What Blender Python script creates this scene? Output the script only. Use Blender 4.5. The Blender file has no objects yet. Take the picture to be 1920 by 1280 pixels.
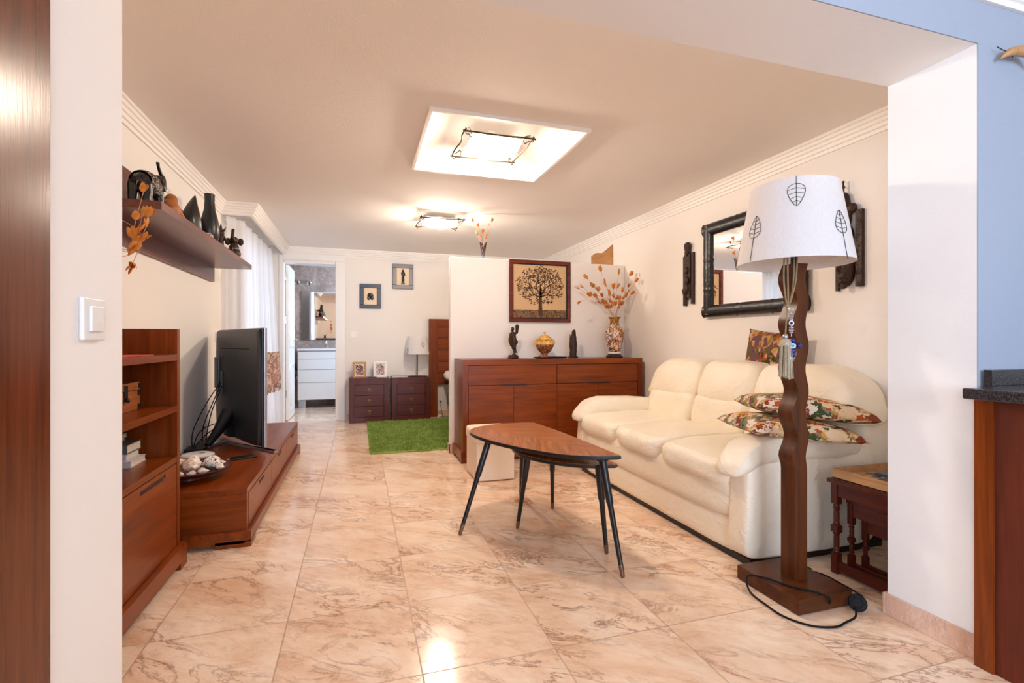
import bpy, bmesh, math, random
from mathutils import Vector, Matrix, noise

random.seed(7)
C = bpy.context.scene.collection
SC = bpy.context.scene
PI = math.pi

# ------------------------------------------------------------------ camera
cam_d = bpy.data.cameras.new('camera')
cam_d.sensor_width = 36.0
cam_d.lens = 36.0 * 925.0 / 1920.0
cam_d.clip_start = 0.02
cam = bpy.data.objects.new('camera', cam_d)
C.objects.link(cam)
cam.location = (0, 0, 1.02)
cam.rotation_euler = (PI / 2, 0, -math.radians(17.25))
SC.camera = cam

# ------------------------------------------------------------------ view, world
SC.view_settings.view_transform = 'Standard'
SC.view_settings.look = 'None'
SC.view_settings.gamma = 1.0
SC.view_settings.use_curve_mapping = False
SC.view_settings.exposure = 0.57
SC.cycles.max_bounces = 10
SC.cycles.diffuse_bounces = 6
SC.cycles.glossy_bounces = 4
SC.cycles.transmission_bounces = 6
SC.cycles.transparent_max_bounces = 16
SC.cycles.sample_clamp_indirect = 6.0
SC.cycles.caustics_reflective = False
SC.cycles.caustics_refractive = False

world = bpy.data.worlds.new('world')
SC.world = world
world.use_nodes = True
wn = world.node_tree.nodes
wn['Background'].inputs['Color'].default_value = (0.66, 0.80, 1.0, 1)
wn['Background'].inputs['Strength'].default_value = 1.1

LAMP_STRENGTH = 11.0
LAMP_POWER = 56.0          # the bulb inside each ceiling lamp       # glass of the ceiling lamps
LAMP_COLOR = (1.0, 0.85, 0.70)


def area_light(name, loc, rot, sx, sy, power, color):
    d = bpy.data.lights.new(name, 'AREA')
    d.shape = 'RECTANGLE'
    d.size = sx
    d.size_y = sy
    d.energy = power
    d.color = color
    o = bpy.data.objects.new(name, d)
    o.location = loc
    o.rotation_euler = rot
    C.objects.link(o)
    return o


# daylight that enters through the windows (each stands outside its pane; the kitchen side one is added)
area_light('daylight_kitchen_window', (0.9, -2.9, 1.55), (PI / 2, 0, 0), 2.3, 1.5, 122, (0.66, 0.80, 1.0))
area_light('added_side_fill_light', (-2.2, -1.25, 1.5), (0, -PI / 2, 0), 1.3, 1.7, 100, (0.66, 0.80, 1.0))  # added fill that brightens the right jamb of the opening
area_light('daylight_terrace_door', (-1.75, 5.65, 1.15), (0, -PI / 2, 0), 2.0, 1.6, 16, (0.62, 0.78, 1.0))
area_light('daylight_bathroom_window', (0.95, 7.7, 1.6), (0, PI / 2, 0), 0.8, 0.8, 38, (0.52, 0.72, 1.0))


# ------------------------------------------------------------------ materials
def srgb(r, g, b):
    f = lambda v: (v / 255) / 12.92 if v / 255 <= 0.04045 else ((v / 255 + 0.055) / 1.055) ** 2.4
    return (f(r), f(g), f(b), 1)


class NT:
    """small helper around a material node tree"""
    def __init__(s, name):
        s.m = bpy.data.materials.new(name)
        s.m.use_nodes = True
        s.t = s.m.node_tree
        s.b = s.t.nodes['Principled BSDF']
        s.out = s.t.nodes['Material Output']

    def n(s, typ, **kw):
        nd = s.t.nodes.new(typ)
        for k, v in kw.items():
            if k.startswith('_'):
                setattr(nd, k[1:], v)
            else:
                nd.inputs[k.replace('__', ' ')].default_value = v
        return nd

    def l(s, a, b):
        s.t.links.new(a, b)

    def set(s, **kw):
        for k, v in kw.items():
            s.b.inputs[k.replace('__', ' ')].default_value = v

    def coord(s, scale=(1, 1, 1), kind='Object', rot=(0, 0, 0), loc=(0, 0, 0)):
        tc = s.n('ShaderNodeTexCoord')
        mp = s.n('ShaderNodeMapping')
        mp.inputs['Scale'].default_value = scale
        mp.inputs['Rotation'].default_value = rot
        mp.inputs['Location'].default_value = loc
        s.l(tc.outputs[kind], mp.inputs['Vector'])
        return mp.outputs['Vector']

    def noise(s, vec, scale, detail=4, rough=0.5, dist=0.0):
        nd = s.n('ShaderNodeTexNoise', Scale=scale, Detail=detail, Roughness=rough, Distortion=dist)
        s.l(vec, nd.inputs['Vector'])
        return nd.outputs['Fac']

    def ramp(s, fac, stops, interp='LINEAR'):
        r = s.n('ShaderNodeValToRGB')
        r.color_ramp.interpolation = interp
        e = r.color_ramp.elements
        while len(e) > 1:
            e.remove(e[-1])
        e[0].position = stops[0][0]
        e[0].color = stops[0][1]
        for p, c in stops[1:]:
            x = e.new(p)
            x.color = c
        s.l(fac, r.inputs['Fac'])
        return r.outputs['Color']

    def mix(s, fac, a, b, mode='MIX'):
        m = s.n('ShaderNodeMixRGB', _blend_type=mode)
        for inp, v in (('Fac', fac), ('Color1', a), ('Color2', b)):
            if hasattr(v, 'links'):
                s.l(v, m.inputs[inp])
            else:
                m.inputs[inp].default_value = v
        return m.outputs['Color']

    def math(s, op, a, b=0.0):
        m = s.n('ShaderNodeMath', _operation=op)
        for i, v in enumerate((a, b)):
            if hasattr(v, 'links'):
                s.l(v, m.inputs[i])
            else:
                m.inputs[i].default_value = v
        return m.outputs[0]

    def bump(s, h, strength=0.3, dist=0.01):
        b = s.n('ShaderNodeBump', Strength=strength, Distance=dist)
        s.l(h, b.inputs['Height'])
        s.l(b.outputs['Normal'], s.b.inputs['Normal'])

    def col(s, c):
        s.l(c, s.b.inputs['Base Color'])


def simple(name, rgb, rough=0.5, metal=0.0, spec=0.5, noise_amt=0.06, scale=30, bump=0.0):
    t = NT(name)
    v = t.coord()
    f = t.noise(v, scale)
    d = tuple(max(0, x * (1 - noise_amt)) for x in rgb[:3]) + (1,)
    u = tuple(min(1, x * (1 + noise_amt)) for x in rgb[:3]) + (1,)
    t.col(t.ramp(f, [(0.3, d), (0.7, u)]))
    t.set(Roughness=rough, Metallic=metal, Specular__IOR__Level=spec)
    if bump:
        t.bump(f, bump, 0.004)
    return t.m


def plaster(name, rgb, bump=0.35, scale=260):
    t = NT(name)
    v = t.coord()
    f = t.noise(v, scale, 3, 0.6)
    g = t.noise(v, 2.0, 2)
    t.col(t.ramp(g, [(0.3, tuple(x * 0.985 for x in rgb[:3]) + (1,)), (0.7, rgb)]))
    t.set(Roughness=0.85, Specular__IOR__Level=0.25)
    t.bump(f, bump, 0.003)
    return t.m


def wood(name, dark, mid, light, axis='x', rough=0.32, grain=28, spec=0.36):
    t = NT(name)
    k = {'x': (0.06, 1, 1), 'y': (1, 0.06, 1), 'z': (1, 1, 0.06)}[axis]
    v = t.coord(tuple(grain * q for q in k))
    f1 = t.noise(v, 1.0, 6, 0.6, 0.4)
    v2 = t.coord(tuple(grain * 5 * q for q in k))
    f2 = t.noise(v2, 1.0, 3, 0.6)
    v3 = t.coord((1, 1, 1))
    f3 = t.noise(v3, 2.5, 2)
    c1 = t.ramp(f1, [(0.25, dark), (0.5, mid), (0.78, light)])
    c2 = t.ramp(f2, [(0.3, (0.72, 0.72, 0.72, 1)), (0.7, (1.08, 1.08, 1.08, 1))])
    c = t.mix(0.6, c1, c2, 'MULTIPLY')
    c3 = t.ramp(f3, [(0.3, (0.85, 0.85, 0.85, 1)), (0.7, (1.1, 1.1, 1.1, 1))])
    t.col(t.mix(0.6, c, c3, 'MULTIPLY'))
    t.set(Roughness=rough, Specular__IOR__Level=spec)
    t.bump(f2, 0.06, 0.002)
    return t.m


M = {}
M['wall'] = plaster('wall_plaster', srgb(239, 234, 229))
M['ceiling'] = plaster('ceiling_plaster', srgb(246, 241, 237), 0.6, 130)
M['jamb'] = plaster('opening_plaster', srgb(246, 243, 240))
M['trim'] = simple('white_moulding', srgb(244, 240, 236), 0.5, noise_amt=0.01)
M['white_lacquer'] = simple('white_lacquer', srgb(240, 238, 235), 0.3, noise_amt=0.01)
M['white_plastic'] = simple('white_plastic', srgb(238, 237, 235), 0.3, noise_amt=0.01)
M['grey_line'] = simple('grey_gap', srgb(120, 120, 125), 0.5)

CH = (srgb(88, 36, 4), srgb(128, 56, 10), srgb(150, 72, 18))
for ax in 'xyz':
    M['cherry_' + ax] = wood('cherry_wood_' + ax, *CH, axis=ax, rough=0.3)
    M['mahog_' + ax] = wood('dark_red_wood_' + ax, srgb(60, 19, 10), srgb(86, 29, 16), srgb(104, 39, 22), axis=ax, rough=0.35)
    M['lampwood_' + ax] = wood('walnut_stained_wood_' + ax, srgb(50, 22, 6), srgb(82, 39, 12), srgb(102, 52, 18), axis=ax, rough=0.38)
M['shelfwood'] = wood('wall_shelf_wood', srgb(84, 44, 34), srgb(108, 58, 44), srgb(124, 70, 54), axis='y', rough=0.28)
M['door_wood'] = wood('door_wood', srgb(72, 30, 14), srgb(104, 48, 22), srgb(122, 60, 30), axis='z', rough=0.25, grain=40)
M['kitchen_wood'] = wood('kitchen_wood', srgb(70, 24, 10), srgb(92, 34, 14), srgb(108, 42, 18), axis='z', rough=0.5)
M['slot'] = simple('dark_slot', srgb(50, 18, 8), 0.6)
M['oak'] = wood('light_oak', srgb(170, 120, 74), srgb(196, 148, 98), srgb(212, 166, 116), axis='y', rough=0.5)
M['oldwood'] = wood('rustic_wood', srgb(120, 62, 26), srgb(168, 96, 44), srgb(190, 116, 60), axis='y', rough=0.5, grain=60)
M['black_wood'] = simple('ebony', srgb(20, 15, 13), 0.3, noise_amt=0.3, scale=60, bump=0.5)
M['carved'] = simple('carved_dark_wood', srgb(50, 28, 16), 0.42, spec=0.35, noise_amt=0.4, scale=90, bump=0.9)
M['black'] = simple('black_satin', srgb(18, 18, 20), 0.35, noise_amt=0.1)
M['black_metal'] = simple('black_metal', srgb(30, 28, 27), 0.4, metal=0.4)
M['cable'] = simple('black_cable', srgb(14, 14, 15), 0.65, spec=0.25)
M['tv_back'] = simple('tv_back_plastic', srgb(30, 29, 31), 0.38, noise_amt=0.05)
M['silver'] = simple('brushed_silver', srgb(176, 176, 182), 0.3, metal=0.8)
M['chrome'] = simple('chrome', srgb(210, 214, 220), 0.1, metal=1.0, noise_amt=0.01)
M['wire'] = simple('dull_dark_wire', srgb(52, 44, 32), 0.8, spec=0.1)
M['brass'] = simple('aged_brass', srgb(150, 120, 70), 0.35, metal=0.9)
M['bronze'] = simple('bronze_ferrule', srgb(128, 100, 82), 0.35, metal=0.7)
M['rope'] = simple('grey_gold_cord', srgb(140, 122, 92), 0.7, noise_amt=0.35, scale=400, bump=0.6)
M['navyframe'] = simple('navy_frame', srgb(40, 56, 80), 0.4, noise_amt=0.08)
M['greyframe'] = simple('grey_blue_frame', srgb(78, 80, 92), 0.35, noise_amt=0.08)
M['cream'] = simple('cream_mount', srgb(240, 216, 190), 0.8, noise_amt=0.02)
M['blue_glass'] = simple('cobalt_glass', srgb(14, 34, 110), 0.1, noise_amt=0.1)
M['eye_blue'] = simple('pale_blue_glass', srgb(110, 180, 225), 0.15)
M['pouffe'] = simple('cream_fabric', srgb(236, 220, 200), 0.75, noise_amt=0.03, scale=200, bump=0.1)
M['book_white'] = simple('white_pages', srgb(222, 212, 196), 0.8, noise_amt=0.08, scale=200)
M['bed'] = simple('white_bedding', srgb(232, 226, 220), 0.9, noise_amt=0.03)
M['red'] = simple('red_card', srgb(190, 40, 34), 0.4)
M['green_leaf'] = simple('green_leaf', srgb(58, 110, 46), 0.5)


def leather():
    t = NT('cream_leather')
    v = t.coord()
    f = t.noise(v, 3.0, 3)
    t.col(t.ramp(f, [(0.3, srgb(243, 230, 208)), (0.7, srgb(249, 240, 222))]))
    f2 = t.noise(v, 9.0, 5, 0.62, 1.6)
    f3 = t.noise(v, 160.0, 3)
    h = t.math('ADD', f2, t.math('MULTIPLY', f3, 0.06))
    t.bump(h, 0.42, 0.024)
    t.set(Roughness=0.36, Specular__IOR__Level=0.42)
    return t.m


M['leather'] = leather()


def floor_mat(name='marble_tile_floor', tile=0.435, ox=0.187, oy=1.525, cols=None, cool=False):
    t = NT(name)
    tc = t.n('ShaderNodeTexCoord')
    sep = t.n('ShaderNodeSeparateXYZ')
    t.l(tc.outputs['Object'], sep.inputs[0])
    ux = t.math('DIVIDE', t.math('SUBTRACT', sep.outputs['X'], ox), tile)
    uy = t.math('DIVIDE', t.math('SUBTRACT', sep.outputs['Y'], oy), tile)
    ix, iy = t.math('FLOOR', ux), t.math('FLOOR', uy)
    fx, fy = t.math('FRACT', ux), t.math('FRACT', uy)
    ex = t.math('MINIMUM', fx, t.math('SUBTRACT', 1.0, fx))
    ey = t.math('MINIMUM', fy, t.math('SUBTRACT', 1.0, fy))
    e = t.math('MINIMUM', ex, ey)
    grout = t.math('LESS_THAN', e, 0.0055)
    cid = t.n('ShaderNodeCombineXYZ')
    t.l(ix, cid.inputs[0])
    t.l(iy, cid.inputs[1])
    wnz = t.n('ShaderNodeTexWhiteNoise')
    t.l(cid.outputs[0], wnz.inputs['Vector'])
    off = t.n('ShaderNodeVectorMath', _operation='SCALE')
    off.inputs['Scale'].default_value = 13.0
    t.l(wnz.outputs['Color'], off.inputs[0])
    add = t.n('ShaderNodeVectorMath', _operation='ADD')
    t.l(tc.outputs['Object'], add.inputs[0])
    t.l(off.outputs[0], add.inputs[1])
    mr = t.n('ShaderNodeMapping')
    mr.inputs['Rotation'].default_value = (0, 0, math.radians(38))
    t.l(add.outputs[0], mr.inputs['Vector'])
    mp = t.n('ShaderNodeMapping')
    mp.inputs['Scale'].default_value = (1.0, 2.3, 1.0)
    t.l(mr.outputs[0], mp.inputs['Vector'])
    v = mp.outputs['Vector']
    big = t.noise(v, 2.4, 6, 0.62, 0.6)
    fine = t.noise(v, 11.0, 7, 0.72, 0.6)
    vein = t.noise(v, 3.6, 8, 0.68, 0.9)
    va = t.math('ABSOLUTE', t.math('SUBTRACT', vein, 0.5))
    patch = t.noise(v, 1.6, 2)
    cols = cols or (srgb(224, 180, 146), srgb(242, 210, 180), srgb(253, 234, 212))
    base = t.ramp(big, [(0.3, cols[0]), (0.5, cols[1]), (0.72, cols[2])])
    f2 = t.ramp(fine, [(0.34, (0.80, 0.73, 0.67, 1)), (0.48, (0.98, 0.97, 0.96, 1)), (0.7, (1.04, 1.04, 1.04, 1))])
    c = t.mix(0.75, base, f2, 'MULTIPLY')
    vm = t.ramp(va, [(0.0, (1, 1, 1, 1)), (0.014, (0.45, 0.45, 0.45, 1)), (0.04, (0, 0, 0, 1))])
    pm = t.ramp(patch, [(0.43, (0, 0, 0, 1)), (0.60, (1, 1, 1, 1))])
    vf = t.mix(1.0, vm, pm, 'MULTIPLY')
    c = t.mix(t.math('MULTIPLY', vf, 0.85), c, srgb(146, 90, 64) if not cool else srgb(150, 120, 110))
    lv = t.noise(v, 5.2, 7, 0.62, 1.1)
    lva = t.math('ABSOLUTE', t.math('SUBTRACT', lv, 0.52))
    lm = t.ramp(lva, [(0.0, (1, 1, 1, 1)), (0.02, (0, 0, 0, 1))])
    c = t.mix(t.math('MULTIPLY', lm, 0.35), c, srgb(250, 232, 212))
    c = t.mix(t.math('MULTIPLY', grout, 0.7), c, srgb(176, 140, 116))
    t.col(c)
    r = t.math('ADD', t.math('MULTIPLY', fine, 0.10), 0.10)
    r = t.math('ADD', r, t.math('MULTIPLY', grout, 0.35))
    t.l(r, t.b.inputs['Roughness'])
    h = t.math('SUBTRACT', t.math('MULTIPLY', big, 0.15), grout)
    t.bump(h, 0.25, 0.002)
    t.set(Specular__IOR__Level=0.5)
    return t.m


M['floor'] = floor_mat()
M['skirting'] = floor_mat('marble_skirting', tile=3.3, ox=0.4, oy=0.3,
                          cols=(srgb(200, 154, 130), srgb(216, 176, 152), srgb(230, 200, 182)))
M['bath_tile'] = floor_mat('bathroom_wall_tile', tile=1.2, ox=0.33, oy=0.1, cool=True,
                           cols=(srgb(150, 128, 118), srgb(176, 154, 142), srgb(198, 180, 170)))


def granite():
    t = NT('black_granite')
    v = t.coord()
    f = t.noise(v, 420, 3, 0.7)
    g = t.noise(v, 120, 3, 0.7)
    c = t.ramp(f, [(0.35, srgb(26, 26, 30)), (0.55, srgb(52, 48, 50)), (0.72, srgb(120, 108, 104))])
    c2 = t.ramp(g, [(0.3, (0.7, 0.7, 0.7, 1)), (0.7, (1.2, 1.2, 1.2, 1))])
    t.col(t.mix(0.8, c, c2, 'MULTIPLY'))
    t.set(Roughness=0.18)
    return t.m


M['granite'] = granite()


def sheer():
    t = NT('sheer_curtain')
    nt = t.t
    tr = t.n('ShaderNodeBsdfTransparent')
    tl = t.n('ShaderNodeBsdfTranslucent', Color=(0.93, 0.93, 0.95, 1))
    df = t.n('ShaderNodeBsdfDiffuse', Color=(0.93, 0.91, 0.91, 1))
    m1 = t.n('ShaderNodeMixShader', Fac=0.5)
    m2 = t.n('ShaderNodeMixShader')
    v = t.coord((1, 1, 0.15))
    f = t.noise(v, 40, 3)
    a = t.math('ADD', t.math('MULTIPLY', f, 0.08), 0.76)
    t.l(tl.outputs[0], m1.inputs[1])
    t.l(df.outputs[0], m1.inputs[2])
    t.l(a, m2.inputs[0])
    t.l(tr.outputs[0], m2.inputs[1])
    t.l(m1.outputs[0], m2.inputs[2])
    t.l(m2.outputs[0], t.out.inputs['Surface'])
    return t.m


def patterned(name, cols, scale, dist=1.0, rough=0.85, translucent=0.0):
    t = NT(name)
    v = t.coord()
    nz = t.n('ShaderNodeTexNoise', Scale=scale * 1.1, Detail=3, Roughness=0.6)
    t.l(v, nz.inputs['Vector'])
    sc_ = t.n('ShaderNodeVectorMath', _operation='SCALE')
    sc_.inputs['Scale'].default_value = 0.9 * dist / scale
    t.l(nz.outputs['Color'], sc_.inputs[0])
    ad = t.n('ShaderNodeVectorMath', _operation='ADD')
    t.l(v, ad.inputs[0])
    t.l(sc_.outputs[0], ad.inputs[1])
    n = len(cols)
    stops = [(i / n, c) for i, c in enumerate(cols)]
    cs = []
    for k in (1.0, 2.3):
        vo = t.n('ShaderNodeTexVoronoi', Scale=scale * k)
        t.l(ad.outputs[0], vo.inputs['Vector'])
        sepc = t.n('ShaderNodeSeparateColor')
        t.l(vo.outputs['Color'], sepc.inputs[0])
        cs.append((t.ramp(sepc.outputs[0], stops, 'CONSTANT'), sepc.outputs[1]))
    c = t.mix(t.ramp(cs[1][1], [(0.55, (0, 0, 0, 1)), (0.56, (1, 1, 1, 1))], 'CONSTANT'), cs[0][0], cs[1][0])
    f = t.noise(v, 350, 2)
    c = t.mix(0.35, c, t.ramp(f, [(0.3, (0.6, 0.6, 0.6, 1)), (0.7, (1.2, 1.2, 1.2, 1))]), 'MULTIPLY')
    t.col(c)
    t.bump(f, 0.3, 0.002)
    t.set(Roughness=rough, Specular__IOR__Level=0.2)
    return t.m


M['sheer'] = sheer()
M['curtain_band'] = patterned('curtain_print', [srgb(150, 120, 122), srgb(198, 154, 142), srgb(218, 184, 168), srgb(176, 136, 126),
                                                srgb(150, 136, 116), srgb(230, 206, 190)], 15, 2.5)
M['cushion'] = patterned('floral_cushion', [srgb(70, 80, 50), srgb(178, 80, 34), srgb(236, 222, 206), srgb(204, 150, 72), srgb(232, 216, 200),
                                            srgb(134, 132, 104), srgb(118, 92, 96), srgb(214, 176, 120), srgb(160, 140, 90), srgb(140, 58, 34), srgb(226, 196, 160)], 11, 3.2)
M['cushion_dark'] = patterned('floral_cushion_dark', [srgb(92, 84, 44), srgb(150, 76, 30), srgb(180, 140, 80), srgb(110, 70, 78),
                                                      srgb(60, 60, 36), srgb(200, 160, 130), srgb(140, 110, 60)], 16, 1.2)
M['vase_paint'] = patterned('painted_porcelain', [srgb(90, 50, 30), srgb(214, 200, 186), srgb(200, 130, 50), srgb(226, 216, 206), srgb(110, 120, 120),
                                                  srgb(190, 80, 40), srgb(228, 220, 212)], 55, 1.5, 0.12)
M['vase_gold'] = patterned('gold_porcelain', [srgb(176, 116, 36), srgb(96, 66, 50), srgb(210, 160, 80), srgb(120, 60, 34), srgb(200, 140, 60)], 110, 1.0, 0.15)
M['jar_gold'] = patterned('gold_enamel', [srgb(214, 160, 70), srgb(232, 194, 120), srgb(170, 100, 40), srgb(224, 180, 96)], 80, 1.0, 0.2)
M['jar_red'] = patterned('red_brown_enamel', [srgb(120, 54, 24), srgb(196, 140, 80), srgb(90, 36, 22), srgb(160, 90, 50), srgb(140, 110, 100)], 70, 1.5, 0.2)
M['caparison'] = patterned('elephant_blanket', [srgb(20, 18, 18), srgb(190, 180, 170), srgb(34, 28, 26), srgb(96, 50, 30), srgb(24, 20, 20)], 130, 1.0, 0.4)
M['shellmat'] = patterned('shell', [srgb(236, 220, 204), srgb(244, 236, 228), srgb(222, 186, 160), srgb(248, 240, 232), srgb(206, 170, 146), srgb(240, 228, 216)], 40, 1.0, 0.4)
M['shellspot'] = patterned('spotted_shell', [srgb(240, 232, 224), srgb(246, 240, 234), srgb(70, 44, 40), srgb(240, 230, 222), srgb(236, 226, 216)], 90, 1.0, 0.35)
M['photo'] = patterned('photo_print', [srgb(60, 36, 34), srgb(206, 160, 144), srgb(110, 70, 66), srgb(220, 200, 200), srgb(90, 60, 70)], 60, 0.5, 0.3)
M['photo2'] = patterned('photo_print_pale', [srgb(120, 90, 96), srgb(226, 190, 180), srgb(160, 150, 160), srgb(232, 212, 206), srgb(90, 96, 90)], 60, 0.5, 0.3)
M['papers'] = patterned('papers', [srgb(214, 206, 198), srgb(120, 90, 60), srgb(190, 180, 170), srgb(60, 52, 48), srgb(206, 160, 90)], 25, 1.0, 0.6)
M['ground'] = patterned('picture_meadow', [srgb(96, 56, 36), srgb(120, 116, 98), srgb(150, 108, 60), srgb(84, 60, 44), srgb(136, 92, 54), srgb(96, 104, 96)], 60, 0.5, 0.8)


def emission(name, rgb, strength):
    """frosted lamp glass: glows and lets part of the bulb's light through"""
    t = NT(name)
    em = t.n('ShaderNodeEmission', Color=(*rgb, 1), Strength=strength)
    tr = t.n('ShaderNodeBsdfTransparent', Color=(1, 0.98, 0.95, 1))
    mx = t.n('ShaderNodeMixShader', Fac=0.5)
    t.l(tr.outputs[0], mx.inputs[1])
    t.l(em.outputs[0], mx.inputs[2])
    t.l(mx.outputs[0], t.out.inputs['Surface'])
    return t.m


M['lampglass'] = emission('glowing_lamp_glass', LAMP_COLOR, LAMP_STRENGTH)


def shade_mat():
    t = NT('lamp_shade_fabric')
    tl = t.n('ShaderNodeBsdfTranslucent', Color=(0.9, 0.87, 0.84, 1))
    v = t.coord((1, 1, 0.05))
    f = t.noise(v, 300, 2)
    t.col(t.ramp(f, [(0.3, srgb(232, 228, 228)), (0.7, srgb(242, 238, 238))]))
    t.set(Roughness=0.9, Specular__IOR__Level=0.1)
    mx = t.n('ShaderNodeMixShader', Fac=0.25)
    t.l(t.b.outputs[0], mx.inputs[1])
    t.l(tl.outputs[0], mx.inputs[2])
    t.l(mx.outputs[0], t.out.inputs['Surface'])
    return t.m


M['shade'] = shade_mat()


def leaf_mat():
    t = NT('dried_orange_leaf')
    tl = t.n('ShaderNodeBsdfTranslucent', Color=srgb(226, 140, 50))
    v = t.coord()
    f = t.noise(v, 60, 3)
    t.col(t.ramp(f, [(0.3, srgb(212, 128, 38)), (0.7, srgb(234, 162, 70))]))
    t.set(Roughness=0.6)
    mx = t.n('ShaderNodeMixShader', Fac=0.3)
    t.l(t.b.outputs[0], mx.inputs[1])
    t.l(tl.outputs[0], mx.inputs[2])
    t.l(mx.outputs[0], t.out.inputs['Surface'])
    return t.m


M['leaf'] = leaf_mat()
M['darkleaf'] = simple('dried_red_brown_leaf', srgb(120, 56, 34), 0.6, noise_amt=0.2)
M['stem'] = simple('dried_stem', srgb(188, 130, 104), 0.7)


def glass_mat(name, tint=(1, 1, 1, 1), gloss=0.08):
    t = NT(name)
    tr = t.n('ShaderNodeBsdfTransparent', Color=tint)
    gl = t.n('ShaderNodeBsdfGlossy', Roughness=0.02)
    fr = t.n('ShaderNodeFresnel', IOR=1.45)
    mx = t.n('ShaderNodeMixShader')
    t.l(fr.outputs[0], mx.inputs[0])
    t.l(tr.outputs[0], mx.inputs[1])
    t.l(gl.outputs[0], mx.inputs[2])
    t.l(mx.outputs[0], t.out.inputs['Surface'])
    return t.m


M['glass'] = glass_mat('window_glass')
M['vaseglass'] = glass_mat('vase_glass', (0.9, 0.9, 0.9, 1))
M['mirror'] = simple('mirror_silver', (0.92, 0.92, 0.92, 1), 0.01, metal=1.0, noise_amt=0.0)


def table_veneer():
    """herringbone walnut veneer: grain runs in a V about the leaf's spine (object X axis = spine)"""
    t = NT('herringbone_walnut_veneer')
    tc = t.n('ShaderNodeTexCoord')
    sep = t.n('ShaderNodeSeparateXYZ')
    t.l(tc.outputs['Object'], sep.inputs[0])
    ay = t.math('ABSOLUTE', sep.outputs['Y'])
    g = t.math('SUBTRACT', sep.outputs['X'], t.math('MULTIPLY', ay, 1.1))
    h = t.math('ADD', t.math('MULTIPLY', sep.outputs['X'], 0.9), ay)
    cb = t.n('ShaderNodeCombineXYZ')
    t.l(t.math('MULTIPLY', g, 42.0), cb.inputs[0])
    t.l(t.math('MULTIPLY', h, 3.0), cb.inputs[1])
    sg = t.math('SIGN', sep.outputs['Y'])
    t.l(t.math('MULTIPLY', sg, 7.0), cb.inputs[2])
    f = t.noise(cb.outputs[0], 1.0, 5, 0.65, 0.9)
    cb2 = t.n('ShaderNodeCombineXYZ')
    t.l(t.math('MULTIPLY', g, 260.0), cb2.inputs[0])
    t.l(t.math('MULTIPLY', h, 14.0), cb2.inputs[1])
    f2 = t.noise(cb2.outputs[0], 1.0, 3, 0.6)
    c = t.ramp(f, [(0.25, srgb(92, 46, 18)), (0.48, srgb(162, 94, 46)), (0.75, srgb(206, 138, 80))])
    c = t.mix(0.7, c, t.ramp(f2, [(0.3, (0.6, 0.56, 0.5, 1)), (0.65, (1.1, 1.1, 1.1, 1))]), 'MULTIPLY')
    t.col(c)
    t.set(Roughness=0.28)
    return t.m


M['veneer'] = table_veneer()


def rug_mat():
    t = NT('green_shag')
    v = t.coord()
    f = t.noise(v, 14, 3)
    g = t.noise(v, 90, 3)
    c = t.ramp(f, [(0.3, srgb(122, 146, 58)), (0.7, srgb(164, 184, 104))])
    t.col(t.mix(0.5, c, t.ramp(g, [(0.3, (0.7, 0.7, 0.7, 1)), (0.7, (1.15, 1.15, 1.15, 1))]), 'MULTIPLY'))
    t.set(Roughness=0.9, Specular__IOR__Level=0.1)
    return t.m


M['rug'] = rug_mat()
M['linen'] = simple('picture_linen', srgb(206, 170, 128), 0.85, noise_amt=0.12, scale=400)
M['paint_brown'] = simple('picture_brown', srgb(74, 48, 28), 0.8, noise_amt=0.3, scale=200)
M['paint_tan'] = simple('picture_tan', srgb(100, 70, 42), 0.8, noise_amt=0.3, scale=200)
M['frame_red'] = wood('picture_frame_wood', srgb(72, 26, 16), srgb(104, 42, 26), srgb(124, 54, 34), axis='x', rough=0.25)
M['straw'] = wood('straw_panel', srgb(140, 92, 50), srgb(186, 134, 84), srgb(206, 156, 104), axis='y', rough=0.7, grain=50)
M['blue_book'] = simple('pale_blue_book', srgb(136, 164, 176), 0.5)
M['tassel_thread'] = simple('tassel_thread', srgb(176, 164, 140), 0.6, noise_amt=0.3, scale=300)


# ------------------------------------------------------------------ object helpers
def tag(o, label=None, cat=None, group=None, kind=None):
    if label: o['label'] = label
    if cat: o['category'] = cat
    if group: o['group'] = group
    if kind: o['kind'] = kind
    return o


def thing(name, label, cat, loc=(0, 0, 0), group=None):
    o = bpy.data.objects.new(name, None)
    o.empty_display_size = 0.05
    C.objects.link(o)
    o.location = loc
    tag(o, label, cat, group)
    return o


def worigin(o):
    p = Vector((0, 0, 0))
    while o is not None:
        p += Vector(o.location)
        o = o.parent
    return p


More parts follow.
